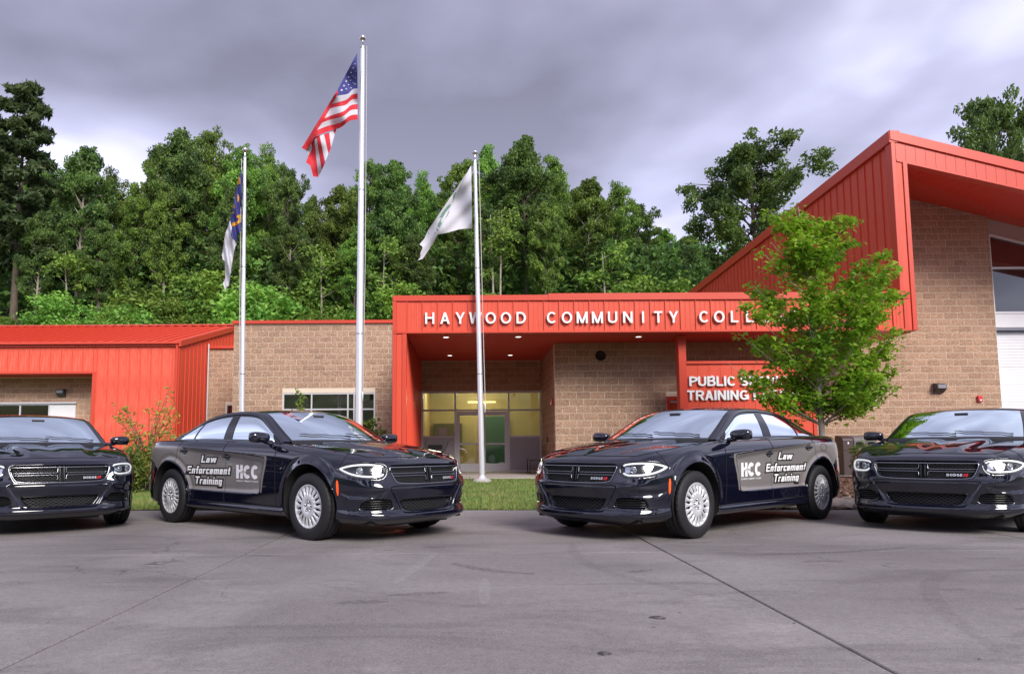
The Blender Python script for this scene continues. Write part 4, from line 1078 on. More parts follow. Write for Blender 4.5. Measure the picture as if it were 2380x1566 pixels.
def broadleaf(seed, H=17.0, spread=4.2, base=.30, nl=34, per=175, lsize=.27, clump=.88, bare=.0, trunk_r=.24):
    g = np.random.default_rng(seed); tb = MB()
    lean = g.normal(0, .25, 2)
    tp = [(lean[0] * t * 1.2 + .15 * math.sin(3 * t + seed), lean[1] * t * 1.2, H * .93 * t) for t in np.linspace(0, 1, 9)]
    tb.tube(tp, [trunk_r * (1.15 - t) + .03 for t in np.linspace(0, 1, 9)], 7)
    C = []
    for k in range(nl):
        f = base + (1 - base) * ((k + g.random()) / nl) ** .9
        env = math.sin(PI * min(1, max(0.04, (f - base) / (1 - base) * .86 + .13))) ** .75
        z0 = H * (f - .05) * .95; az = k * 2.4 + g.uniform(-.5, .5); L_ = spread * env * g.uniform(.55, 1.15)
        t0 = np.array([np.interp(z0, [p[2] for p in tp], [p[0] for p in tp]), np.interp(z0, [p[2] for p in tp], [p[1] for p in tp]), z0])
        tip = t0 + np.array([math.cos(az) * L_, math.sin(az) * L_, L_ * g.uniform(.15, .55) + .3])
        tip[2] = min(tip[2], H * .985)
        mid = (t0 + tip) / 2 + np.array([0, 0, .15 * L_])
        tb.tube([t0, mid, tip], [.07 * (1.3 - f) + .03, .045, .015], 5, False)
        for q in range(int(3 + L_ * 1.25)):
            u = g.uniform(.35, 1.05); c = t0 + (tip - t0) * u + g.normal(0, .35, 3); r = clump * g.uniform(.55, 1.15)
            m = int(per * r * r * g.uniform(.6, 1.1))
            d = g.normal(0, 1, (m, 3)); d /= np.linalg.norm(d, axis=1)[:, None]; d *= (g.random((m, 1)) ** .45) * r; d[:, 2] *= .62
            C.append(c + d)
    C = np.vstack(C); keep = C[:, 2] < H * 1.01; C = C[keep]
    V, F_ = leaf_cards(C, lsize, g)
    return tb.mesh('trunk'), np_mesh('crown', V, F_, False)
def pine(seed, H=20.0):
    g = np.random.default_rng(seed); tb = MB(); tb.tube([(0, 0, H * t) for t in np.linspace(0, 1, 7)], [.3 * (1.08 - t) + .02 for t in np.linspace(0, 1, 7)], 7); C = []
    for k in range(46):
        f = .25 + .75 * k / 46; L_ = 5.2 * (1.04 - f) ** .7 * g.uniform(.6, 1.1) + .3; az = k * 2.4; z0 = H * f * .98
        tip = np.array([math.cos(az) * L_, math.sin(az) * L_, z0 + L_ * .12]); tb.tube([(0, 0, z0), tuple(tip * [.5, .5, 1] - [0, 0, .1]), tuple(tip)], [.05, .03, .01], 4, False)
        for q in range(int(3 + L_ * 1.8)):
            u = g.uniform(.3, 1.02); c = np.array([tip[0] * u, tip[1] * u, z0 + (tip[2] - z0) * u]) + g.normal(0, .22, 3); m = 80
            d = g.normal(0, 1, (m, 3)); d /= np.linalg.norm(d, axis=1)[:, None]; d *= g.random((m, 1)) ** .5 * .62; d[:, 2] *= .5; C.append(c + d)
    V, F_ = leaf_cards(np.vstack(C), .30, g, aspect=5.0); return tb.mesh('trunk'), np_mesh('crown', V, F_, False)
def bush(seed, H=3.0, W=1.6, n=60, per=60, lsize=.2):
    g = np.random.default_rng(seed); tb = MB(); C = []
    for k in range(n):
        az = g.uniform(0, 6.28); r = W * math.sqrt(g.random()); z = H * g.random() ** .8 * math.sqrt(max(.08, 1 - (r / W) ** 2 * .8)); tip = np.array([r * math.cos(az), r * math.sin(az), z])
        if k % 4 == 0: tb.tube([(r * .2 * math.cos(az), r * .2 * math.sin(az), -.2), tuple(tip * .6), tuple(tip)], [.03, .02, .008], 4, False)
        d = g.normal(0, 1, (per, 3)) * [.30, .30, .18]; C.append(tip + d)
    V, F_ = leaf_cards(np.vstack(C), lsize, g); return tb.mesh('stem'), np_mesh('foliage', V, F_, False)
def tree_obj(name, meshes, mats_, loc, sc, rz, lab, cat, group=None, names=('trunk', 'crown')):
    o = empty(name, loc, rz); o.scale = sc if hasattr(sc, '__len__') else (sc, sc, sc)
    for me, m, nm in zip(meshes, mats_, names):
        c = bpy.data.objects.new(nm, me); col.objects.link(c); c.parent = o
        if not me.materials: me.materials.append(m)
        elif me.materials[0] != m:
            c.material_slots[0].link = 'OBJECT'; c.material_slots[0].material = m
    tag(o, lab, cat, group); return o
BROAD = [broadleaf(11, base=.24, nl=44), broadleaf(12, spread=3.6, base=.18, nl=40, lsize=.23), broadleaf(13, spread=4.6, base=.16, nl=48, clump=.8), broadleaf(14, spread=3.2, base=.24, nl=36, lsize=.3, clump=.8), broadleaf(15, spread=4.0, base=.3, nl=44), broadleaf(16, spread=4.4, base=.3, nl=36, lsize=.25)]
OPEN = broadleaf(21, H=17, spread=6.2, base=.22, nl=46, per=190, clump=.85, lsize=.25)
PINE = pine(5)
BUSH = [bush(31), bush(32, 4.2, 1.7, 80), bush(33, 2.4, 2.0, 60)]
def hz(px): return 1041 - .0055 * (px - 1090)
def tree_at(px, top, hw, Y, kind, mats_, lab, group, name='forest_tree', nomw=4.3):
    X = (px - 1090) * Y / 1680; zt = .98 + (hz(px) - top) * Y / 1680; zb = ground_z(X, Y) - .15; Hh = zt - zb
    me = kind; nomH = 20.0 if kind is PINE else 17.0
    s = Hh / nomH; w = hw * Y / 1680 / nomw
    return tree_obj(name, me, mats_, (X, Y, zb), (w, w, s), random.uniform(0, 6.28), lab, 'tree', group)
FG = 'deciduous trees of the wooded bank'; FL = 'green tree standing among others within the woods on the bank'
fr_row = [(165,288,88,60),(232,352,70,63),(290,395,62,60),(345,290,85,63),(395,250,98,60),(468,262,80,64),(540,283,88,60),(612,300,75,62),(668,350,66,60),(722,428,50,65),(782,392,78,60),(852,335,75,62),(920,318,88,60),(988,372,68,64),(1062,332,80,60),(1135,292,85,64),(1225,278,112,60),(1300,322,72,65),(1372,374,80,60),(1440,398,82,62),(1502,446,66,65),(1556,508,75,68),(1612,525,70,71),(1668,590,62,74)]
ORD = 'first second third fourth fifth sixth seventh eighth ninth tenth eleventh twelfth'.split(); cnt_ = {}
for i, (px, tp_, hw, Y) in enumerate(fr_row):
    seg = 0 if px < 565 else 1 if px < 837 else 2 if px < 1107 else 3
    cnt_[seg] = cnt_.get(seg, 0) + 1
    lab_ = ORD[cnt_[seg] - 1] + ' tall front-row woodland tree, counted rightwards from the ' + ('left edge', 'left flagpole', 'tallest flagpole', 'white flag pole')[seg]
    tree_at(px, tp_ + random.uniform(-8, 8), hw * .80, Y, BROAD[i % 6], (PALEB if i % 3 == 0 else BARK, LEAF_F if i % 4 else LEAF_D), lab_, FG)
for i, px in enumerate(range(-60, 1640, 52)):
    tp_ = np.interp(px, [r[0] for r in fr_row], [r[1] for r in fr_row]) + random.uniform(45, 110)
    tree_at(px, tp_, 66, random.uniform(69, 76), BROAD[(i * 5 + 2) % 6], (BARK, LEAF_D), FL, FG)
for i, px in enumerate(range(-80, 1600, 150)):
    tp_ = np.interp(px, [r[0] for r in fr_row], [r[1] for r in fr_row]) + random.uniform(120, 190)
    tree_at(px, tp_, 52, random.uniform(55, 58), BROAD[(i * 5 + 1) % 6], (PALEB if i % 2 else BARK, LEAF_D if i % 3 else LEAF_F), FL, FG)
tree_at(18, 148, 118, 57, PINE, (BARK, LEAF_P), 'tall dark conifer at the left edge of the woods', None, 'conifer', 4.4)
tree_at(-70, 230, 110, 62, PINE, (BARK, LEAF_P), 'second conifer cut by the left edge of the picture', None, 'conifer', 4.4)
tree_at(1775, 272, 165, 52, OPEN, (BARK, LEAF_D), 'large airy tree rising alone behind the sloping red tower wall', None, 'broad_tree', 6.0)
tree_at(2360, 150, 135, 46, OPEN, (BARK, LEAF_D), 'tree crown rising behind the tall bay roof at the right edge', None, 'broad_tree', 6.0)
# slim pale trunks standing at the wood's edge
for (px, b_, t_, Y) in ((138, 745, 600, 56.2), (214, 742, 620, 56.5), (742, 735, 610, 56.5), (890, 728, 590, 56), (1146, 690, 520, 56), (1168, 690, 510, 56.3), (1410, 690, 600, 56.5)):
    X = (px - 1090) * Y / 1680; zb = ground_z(X, Y); zt = .98 + (hz(px) - t_) * Y / 1680
    o = empty('slim_tree', (X, Y, zb - .2), random.uniform(0, 6)); hh_ = zt - zb
    mb = MB(); mb.tube([(.12 * math.sin(5 * t), .1 * math.sin(3 * t + 1), hh_ * 1.15 * t) for t in np.linspace(0, 1, 8)], [.11 * (1.1 - t * .8) for t in np.linspace(0, 1, 8)], 6)
    g = np.random.default_rng(int(px)); C = []
    for k in range(9):
        z0 = hh_ * g.uniform(.5, 1.1); az = g.uniform(0, 6.28); L_ = g.uniform(.6, 1.8); tip = (L_ * math.cos(az), L_ * math.sin(az), z0 + L_ * .6); mb.tube([(0, 0, z0), tip], [.03, .01], 4, False)
        C.append(np.array(tip) + g.normal(0, 1, (60, 3)) * [.45, .45, .28])
    mb.build('trunk', PALEB, o); V, F_ = leaf_cards(np.vstack(C), .26, g); link('crown', np_mesh('crown', V, F_, False), LEAF_U, o)
    tag(o, {138: 'slim pale trunk at the wood edge, left of its neighbour above the red roof', 214: 'second slim pale trunk from the left above the red roof', 742: 'slim pale trunk seen left of the tallest flagpole', 890: 'slim pale trunk seen right of the tallest flagpole', 1146: 'left one of the pair of pale trunks right of the white flag', 1168: 'right one of the pair of pale trunks right of the white flag', 1410: 'slim pale trunk above the middle of the entrance canopy'}[px], 'tree', 'slim trees at the edge of the woods')
for i, px in enumerate(np.arange(-20, 1640, 22)):
    Y = random.uniform(50.5, 57); X = (px - 1090) * Y / 1680; k = i % 3; s = random.choice((.32, .45, .6, .8, 1.25)) * random.uniform(.8, 1.2)
    tree_obj('wild_shrub', BUSH[k], (BARK, LEAF_U), (X, Y, ground_z(X, Y) - .1), (s * 1.15, s * 1.15, s), random.uniform(0, 6), 'bright green wild shrub on the bank just above the roofline', 'shrub', 'wild shrubs along the bank', ('stem', 'foliage'))
# ground cover of the bank
ng = 42000; gx = rng.uniform(-36, 18, ng); gy = rng.uniform(40, 56, ng); gz = np.interp(gy, [t[0] for t in ZT], [t[1] for t in ZT]) + rng.uniform(.05, .55, ng)
V, F_ = leaf_cards(np.stack([gx, gy, gz], 1), .26, rng)
tag(link('bank_ground_cover', np_mesh('bank_ground_cover', V, F_, False), LEAF_U), 'low leafy ground cover on the bank behind the roofs', 'ground cover', kind='stuff')

ng = 36000; gx = rng.uniform(-46, 26, ng); gy = rng.uniform(58, 84, ng); gz = np.interp(gy, [t[0] for t in ZT], [t[1] for t in ZT]) + 1.0 + 5.5 * rng.random(ng) ** 1.3
V, F_ = leaf_cards(np.stack([gx, gy, gz], 1), .5, rng)
tag(link('forest_understory', np_mesh('forest_understory', V, F_, False), LEAF_D), 'dim leafy understory among the trunks of the wood', 'understory', kind='stuff')
# woods on the far side of the drive, behind the viewer (they show in the glass and paint)
for i in range(15):
    X = -52 + i * 7.4 + random.uniform(-2, 2); Y = random.uniform(-52, -44)
    tree_obj('forest_tree', BROAD[i % 6], (BARK, LEAF_F), (X, Y, ground_z(X, Y) - .2), (1.1, 1.1, random.uniform(.7, .95)), random.uniform(0, 6), 'green deciduous tree of the woods across the drive, mirrored in the glass', 'tree', 'trees across the drive')

# ---- young maple in the planting bed
def maple():
    g = np.random.default_rng(77); o = empty('maple_tree', (7.30, 15.0, .06))
    Y0 = 15.0; tb = MB(); tk = [(0, 0, 0), (.01, 0, .8), (0, .02, 1.6), (-.03, 0, 2.6), (-.06, .02, 3.8), (-.16, 0, 5.0), (-.26, 0, 6.0)]
    tb.tube(tk, [.072, .062, .058, .047, .034, .02, .008], 10)
    tips = [(1880,462),(1872,500),(1795,478),(1830,520),(1960,508),(1935,500),(1985,515),(1775,585),(1800,560),(1760,645),(2105,603),(2062,590),(2085,655),(2040,640),(1745,700),(1765,725),(2060,728),(2086,762),(2040,770),(1740,772),(1705,838),(1730,860),(2075,800),(2090,842),(2085,895),(2060,905),(1725,870),(1775,915),(1825,918),(1875,925),(2010,905),(1900,600),(1850,560),(1930,560),(1990,560),(1820,640),(2000,650),(1840,720),(1980,720),(1800,800),(2020,830),(1850,870),(1970,880),(1900,760),(1880,820),(1940,830),(1860,660),(1950,690),(1840,880),(1930,895),(2000,880),(1800,860),(1810,760),(2030,700)]
    C = []; zl = [p[2] for p in tk]; xl = [p[0] for p in tk]
    for k, (px, py) in enumerate(tips):
        dx_ = (px - 1090) * Y0 / 1680 - 7.30; z = .98 + (hz(px) - py) * Y0 / 1680 - .06
        R_ = math.sqrt(max(.12, 1.75 ** 2 - dx_ ** 2)) * (.9 if z < 4.5 else .45)
        dys = [g.uniform(-.35, .35)] if k < 31 else [g.uniform(-1, 1) * R_, g.uniform(-1, 1) * R_]
        for dy in dys:
            hd = math.hypot(dx_, dy); z0 = max(1.35, z - hd * g.uniform(.75, 1.1)); z0 = min(z0, 5.2)
            t0 = np.array([np.interp(z0, zl, xl), 0, z0]); tip = np.array([dx_, dy, z]); md = t0 * .55 + tip * .45 + np.array([0, 0, -.06 * hd])
            tb.tube([t0, md, tip], [.017, .011, .004], 5, False)
            nsub = int((7 + hd * 8) * (.5 if px < 1865 and py > 715 else .6 if px < 1815 else 1.0))
            for q in range(nsub):
                u = g.uniform(.34, 1.0) ; c = t0 * (1 - u) ** 2 + 2 * md * u * (1 - u) + tip * u * u
                c = c + g.normal(0, .065, 3) * (1.3 - u); n_ = int(g.uniform(11, 19)); C.append(c + g.normal(0, 1, (n_, 3)) * np.array([.145, .145, .08]) * (1.25 - .55 * u))
    C = np.vstack(C)
    V, F_ = leaf_cards(C, .082, g, up=.9, lobed=True)
    tb.build('trunk', PALEB, o); link('crown', np_mesh('crown', V, F_, False), LEAF_M, o)
    return tag(o, 'young bright green maple with slim pale trunk in front of the sign wall', 'tree')
maple()
# ---- shrubs by the buildings
def shrub(name, lab, loc, stems, leafn, lsize, m, seed, cat='shrub'):
    g = np.random.default_rng(seed); o = empty(name, loc); tb = MB(); C = []
    for (dx, dy, h) in stems:
        tip = np.array([dx, dy, h]); md = tip * .5 + np.array([-dx * .15, 0, h * .12]); tb.tube([(dx * .12, dy * .12, -.05), tuple(md), tuple(tip)], [.014, .009, .003], 5, False)
        for q in range(leafn):
            u = g.uniform(.22, 1.02) ; c = tip * u + (md * 2 - tip) * u * (1 - u) + g.normal(0, .055, 3); C.append(c + g.normal(0, 1, (4, 3)) * [.05, .05, .035])
    tb.build('stem', BARK, o); V, F_ = leaf_cards(np.vstack(C), lsize, g, aspect=2.2); link('foliage', np_mesh('foliage', V, F_, False), m, o)
    return tag(o, lab, cat)
gg = random.Random(3)
shrub('tall_shrub', 'loose yellow-green and orange shrub in front of the red metal wall', (-7.05, 15.9, .08), [(gg.uniform(-.8, .75), gg.uniform(-.45, .45), gg.uniform(1.0, 1.9)) for _ in range(16)] + [(.48, 0, 2.36), (.42, .1, 2.2), (.62, -.1, 1.95), (-.85, .1, 1.75), (-.75, 0, 1.9), (-.55, .1, 1.85), (.2, .1, 2.0), (.72, 0, 1.9)], 13, .058, LEAF_O, 1)
shrub('round_shrub', 'dense green shrub between the left-edge sedan and its neighbour', (-7.15, 15.3, .07), [(gg.uniform(-.45, .5), gg.uniform(-.4, .4), gg.uniform(.3, 1.0)) for _ in range(44)], 26, .055, LEAF_S, 2)
shrub('round_shrub', 'low green shrub behind the tail of the sedan left of centre', (-6.0, 15.7, .07), [(gg.uniform(-.5, .6), gg.uniform(-.4, .4), gg.uniform(.5, 1.3)) for _ in range(26)], 16, .055, LEAF_S, 3)
shrub('leafy_plant', 'leafy green plant in front of the wide brick wing window', (-3.45, 24.4, .15), [(gg.uniform(-.45, .5), gg.uniform(-.3, .3), gg.uniform(.9, 1.95)) for _ in range(26)], 20, .10, LEAF_S, 4, 'plant')
shrub('leafy_plant', 'sparse bush against the brick beside the red portal leg', (-2.6, 23.9, .15), [(gg.uniform(-.4, .4), gg.uniform(-.3, .3), gg.uniform(.7, 1.5)) for _ in range(18)], 18, .09, LEAF_S, 5, 'plant')
shrub('leafy_plant', 'single tall shoot in front of the wide window top', (-5.75, 24.6, .15), [(gg.uniform(-.2, .2), gg.uniform(-.2, .2), gg.uniform(1.9, 2.75)) for _ in range(6)], 16, .09, LEAF_S, 6, 'plant')
shrub('leafy_plant', 'small variegated plant in front of the recycling cabinet', (10.35, 19.3, .14), [(gg.uniform(-.25, .3), gg.uniform(-.2, .2), gg.uniform(.45, .95)) for _ in range(22)], 16, .065, LEAF_S, 8, 'plant')
shrub('leafy_plant', 'yellow-green sprout on the bed beside the maple trunk', (8.9, 19.0, .12), [(gg.uniform(-.15, .15), gg.uniform(-.2, .2), gg.uniform(.7, 1.15)) for _ in range(8)], 14, .07, LEAF_O, 9, 'plant')
# ------------------------------------------------------------------ flagpoles and flags
POLE = mat('brushed_pole', (.80, .80, .84), rough=.34, metal=.55, noise=(6, .2, (.55, .55, .6)), stretch=(1, 1, .1))
BALL = mat('finial_metal', (.62, .58, .58), rough=.16, metal=1.0)
ROPE = mat('halyard', (.55, .54, .52), rough=.8)
PAD = mat('pad_concrete', (.42, .40, .38), rough=.9, noise=(8, .5, (.33, .31, .30)))
YPOLE = 18.5
def flagpole(lab, bx, tx, ztop, r0, r1, ball, rope_dx, cleat_z):
    o = empty('flagpole', (bx, YPOLE, .10)); dx = tx - bx; h = ztop - .10
    n = 12; mb = MB(); mb.tube([(dx * t, 0, h * t) for t in np.linspace(0, 1, n)], [r0 + (r1 - r0) * max(0, (t - .25) / .75) for t in np.linspace(0, 1, n)], 20); mb.build('shaft', POLE, o)
    mb = MB(); mb.lathe([(r0 * 3.4, 0), (r0 * 3.2, .06), (r0 * 2.6, .10), (.001, .10)], 28); mb.build('pad', PAD, o)
    mb = MB(); mb.lathe([(r0 * 1.9, .10), (r0 * 1.6, .13), (r0 * 1.12, .17), (r0 * 1.05, .19)], 24); mb.build('collar', POLE, o)
    for t in (.33, .66):
        mb = MB(); rr = (r0 + (r1 - r0) * max(0, (t - .25) / .75)); mb.lathe([(rr * 1.0, -.015), (rr * 1.05, -.01), (rr * 1.05, .01), (rr * 1.0, .015)], 20, center=(dx * t, 0, h * t)); mb.build('joint_ring', mat('joint_ring_grey', (.35, .35, .38), rough=.4, metal=.8), o)
    mb = MB(); mb.lathe([(r1 * 1.15, 0), (r1 * 1.15, .10), (r1 * .7, .12), (.022, .13), (.022, .22)], 16, center=(dx, 0, h - .02)); mb.build('truck', BALL, o)
    mb = MB(); mb.lathe([(ball * math.sin(t), -ball * math.cos(t)) for t in np.linspace(.01, PI - .01, 16)], 24, center=(dx, 0, h + .20 + ball)); mb.build('finial_ball', BALL, o)
    mb = MB(); mb.tube([(dx + rope_dx * 1.4, -.03, h + .02), (dx * .5 + rope_dx * 1.5, -.03, h * .5), (rope_dx * 1.25, -.05, cleat_z)], .009, 5); mb.build('halyard', ROPE, o)
    mb = MB(); mb.tube([(rope_dx * 1.1, -.06, cleat_z - .12), (rope_dx * 1.25, -.09, cleat_z), (rope_dx * 1.1, -.06, cleat_z + .12)], .016, 6); mb.build('cleat', POLE, o)
    return tag(o, lab, 'flagpole', 'flagpoles on the lawn')
flagpole('shorter silver flagpole at the left flying the blue and white state flag', -5.79, -5.905, 8.60, .066, .038, .075, -.055, 1.6)
flagpole('tallest silver flagpole flying the stars and stripes', -2.82, -2.815, 11.70, .098, .058, .085, .085, 2.2)
flagpole('shorter silver flagpole in front of the entrance flying the white flag', .32, .19, 8.50, .073, .042, .072, .075, 1.9)

def at(px, py, Y):
    """point of the plane at depth Y seen at a place in the photograph (2380 px wide)"""
    d = cam.matrix_world.to_3x3() @ Vector(((px - 1090) / 1680, -(py - 879) / 1680, -1)); t = Y / d.y
    return (d.x * t, Y, .98 + d.z * t)
def cloth(name, c, parent, poly, dy, org, k, wave, m=None, Y=18.40, step=4.0):
    """a piece of cloth from its outline, in folds of real depth"""
    poly = [(org[0] + p[0] * k, org[1] + p[1] * k) for p in poly]
    def fn(u, v):
        yy = Y + dy + wave(u, v)
        return np.array([at(a, b, c_) for a, b, c_ in zip(u, v, yy)])
    return link(name, fill_poly(poly, step, name, fn), m, parent)
FR = mat('flag_red', (.52, .018, .030), rough=.75); FW = mat('flag_white', (.52, .51, .57), rough=.8, noise=(6, .3, (.46, .45, .51))); FB = mat('flag_blue', (.040, .042, .20), rough=.75); FGOLD = mat('flag_gold', (.60, .30, .02), rough=.7); FGRN = mat('flag_green_print', (.12, .24, .18), rough=.8); FGRD = mat('flag_dark_green_print', (.06, .12, .09), rough=.8)
# stars and stripes
us = empty('us_flag', at(834, 124, 18.40)); tag(us, 'red, white and blue national flag drooping from the tallest pole', 'flag', 'flags on the poles')
UO, UK = (657.6, 112.7), .2
def usw(u, v): return .16 * np.sin((834 - u) * .085 + v * .03) + .05 * np.sin(v * .11)
def upath(k):
    hy = 470 + 60 * k; Lx = [630, 572, 543, 480, 452, 395, 372][k]; Ly = [552, 648, 702, 815, 866, 952, 1030][k]
    P = spl3([(868, hy, 0), (812 - 8 * k, hy + 6 + 2 * k, 0), (770 - 12 * k, hy + 50 + 4 * k, 0), ((770 - 12 * k) * .5 + Lx * .5, (hy + 60) * .48 + Ly * .52, 0), (Lx, Ly, 0)], 14)
    return [(p[0], p[1]) for p in P]
def to_parent(o, p):
    o.parent = p; o.matrix_parent_inverse = Matrix.Translation(p.location).inverted()
def part_cloth(root, nm, m, poly, dy, org, k, wave, step=3.0, Y=18.40):
    o = cloth(nm, None, None, poly, dy, org, k, wave, m, Y, step); to_parent(o, root); return o
for k in range(6):
    a, b = upath(k), upath(k + 1); part_cloth(us, 'stripe', FW if k % 2 == 0 else FR, a + b[::-1], 0, UO, UK, usw)
can = part_cloth(us, 'canton', FB, [(862, 55)] + upath(0) + [(628, 495)], 0, UO, UK, usw)
part_cloth(us, 'stripe', FR, [(632, 485), (640, 520), (625, 556), (572, 648), (543, 702), (480, 815), (452, 866), (395, 952), (372, 1030), (330, 1112), (262, 1182), (218, 1158)], -.012, UO, UK, usw)
for m_, poly in ((FR, [(322, 1050), (362, 1030), (412, 1495), (352, 1490), (318, 1360), (268, 1325), (300, 1235), (335, 1180)]), (FW, [(362, 1030), (388, 1025), (450, 1420), (412, 1495)]), (FR, [(388, 1025), (427, 1010), (490, 1330), (450, 1420)]), (FW, [(427, 1010), (477, 1000), (527, 1225), (490, 1330)]), (FR, [(477, 1000), (537, 980), (558, 1160), (527, 1225)]), (FW, [(537, 980), (587, 955), (602, 1000), (558, 1160)]), (FR, [(587, 955), (622, 935), (602, 1008)]), (FW, [(258, 1176), (322, 1105), (337, 1180), (300, 1237)])):
    part_cloth(us, 'stripe', m_, poly, .05, UO, UK, usw)
for (sx, sy, r) in ((838,180,7),(817,231,10),(791,283,10),(764,334,11),(737,384,11),(710,435,11),(682,487,13),(846,265,6),(816,322,7),(841,340,7),(787,372,7),(763,424,8),(736,474,9),(818,402,7),(838,418,8),(792,463,8)):
    pl = []
    for q in range(10):
        rr = r * 1.25 if q % 2 == 0 else r * .52; pl.append((sx + rr * math.sin(q * PI / 5), sy - rr * math.cos(q * PI / 5)))
    part_cloth(us, 'star', FW, pl, -.02, UO, UK, usw, 1.2)
# state flag, furled close to its pole
nc = empty('state_flag', at(561, 392, 18.40)); tag(nc, 'furled blue and white state flag with gold scrolls on the left pole', 'flag', 'flags on the poles')
NO, NK = (488.5, 325.7), .24
def ncw(u, v): return .12 * np.sin((u - v * .16) * .33) + .04 * np.sin(v * .09)
part_cloth(nc, 'blue_field', FB, [(304, 272), (262, 430), (225, 620), (193, 770), (212, 842), (200, 925), (262, 988), (270, 905), (298, 880), (306, 500)], 0, NO, NK, ncw)
part_cloth(nc, 'white_bar', FW, [(193, 770), (168, 850), (146, 905), (115, 1112), (120, 1152), (143, 1182), (145, 1340), (122, 1385), (147, 1458), (156, 1426), (181, 1405), (214, 1180), (242, 1030), (256, 1016), (244, 984), (200, 925), (212, 842)], .03, NO, NK, ncw)
for poly in ([(276, 352), (290, 372), (293, 428), (262, 432), (266, 390)], [(268, 518), (281, 555), (276, 602), (262, 596), (264, 550)], [(218, 630), (232, 622), (243, 650), (236, 672), (228, 655)], [(214, 698), (228, 694), (231, 712), (218, 716)], [(298, 716), (258, 732), (252, 748), (278, 756), (270, 782), (210, 806), (212, 838), (262, 822), (296, 790), (284, 772), (298, 752)]):
    part_cloth(nc, 'gold_scroll', FGOLD, poly, -.022, NO, NK, ncw, 1.5)
# college flag
wf = empty('college_flag', at(1096, 385, 18.40)); tag(wf, 'white flag with pale green print flying from the pole before the entrance', 'flag', 'flags on the poles')
WO, WK = (958.3, 338.2), .184
def wfw(u, v): return .14 * np.sin((1096 - u) * .06 + v * .025) + .05 * np.sin((u + v) * .12)
part_cloth(wf, 'field', FW, [(745, 250), (750, 650), (756, 1050), (670, 1050), (590, 1060), (430, 1105), (315, 1126), (335, 1060), (330, 1030), (360, 960), (440, 850), (500, 720), (560, 600), (700, 330)], 0, WO, WK, wfw)
part_cloth(wf, 'fold', FW, [(700, 325), (600, 480), (520, 600), (360, 830), (200, 1070), (150, 1180), (90, 1250), (136, 1284), (100, 1360), (106, 1405), (64, 1456), (130, 1432), (200, 1330), (290, 1190), (322, 1120), (340, 1040), (440, 850), (500, 720), (562, 602)], -.03, WO, WK, wfw)
for m_, poly in ((FGRN, [(520, 610), (560, 585), (548, 610), (535, 660), (512, 700), (520, 650)]), (FGRN, [(500, 720), (470, 790), (478, 740), (440, 770), (380, 850), (345, 910), (370, 900), (440, 820), (480, 760)]), (FGRD, [(474, 800), (462, 850), (440, 890), (410, 940), (432, 895), (456, 845)]), (FGRN, [(420, 850), (390, 900), (368, 930), (350, 990), (330, 1000), (345, 950), (385, 880)]), (FGRN, [(330, 970), (318, 1010), (340, 1030), (372, 980), (360, 960)]), (FGRD, [(200, 1105), (212, 1098), (208, 1120)]), (FGRD, [(262, 1088), (300, 1108), (294, 1116)]), (FGRN, [(300, 1035), (330, 1060), (326, 1085), (310, 1060)])):
    part_cloth(wf, 'printed_emblem', m_, poly, -.05, WO, WK, wfw, 1.5)
# ------------------------------------------------------------------ cars
BK = [(2.50,0),(2.492,.2),(2.468,.4),(2.42,.56),(2.33,.71),(2.19,.825),(2.0,.897),(1.80,.934),(1.526,.9525),(1.1,.938),(.6,.927),(0,.922),(-.6,.927),(-1.1,.944),(-1.526,.953),(-1.95,.937),(-2.22,.885),(-2.40,.775),(-2.49,.60),(-2.525,.35),(-2.535,0)]
_bk = [(BK[2][0],-BK[2][1]),(BK[1][0],-BK[1][1])] + BK + [(BK[-2][0],-BK[-2][1]),(BK[-3][0],-BK[-3][1])]
_bk = np.array(_bk); _t = np.r_[0, np.cumsum(np.linalg.norm(np.diff(_bk, axis=0), axis=1))]
_q = np.linspace(_t[2], _t[-3], 6000)
_bx, _by = spl(_t, _bk[:, 0], _q), spl(_t, _bk[:, 1], _q)
_bs = np.r_[0, np.cumsum(np.hypot(np.diff(_bx), np.diff(_by)))]
S_END = _bs[-1]
_tx, _ty = np.gradient(_bx, _bs), np.gradient(_by, _bs)
_k = np.ones(151) / 151
def _sm(a):
    e = 75; p = np.r_[np.full(e, a[0]), a, np.full(e, a[-1])]; return np.convolve(p, _k, 'valid')
_tx, _ty = _sm(_tx), _sm(_ty); _l = np.hypot(_tx, _ty); _tx /= _l; _ty /= _l
def s_of_x(x): return np.interp(-np.asarray(x, float), -_bx, _bs)
def s_of_y(y):
    m = _by[:1800].argmax() if False else 1500
    return np.interp(np.asarray(y, float), _by[:m], _bs[:m])
def x_of_s(s): return np.interp(s, _bs, _bx)
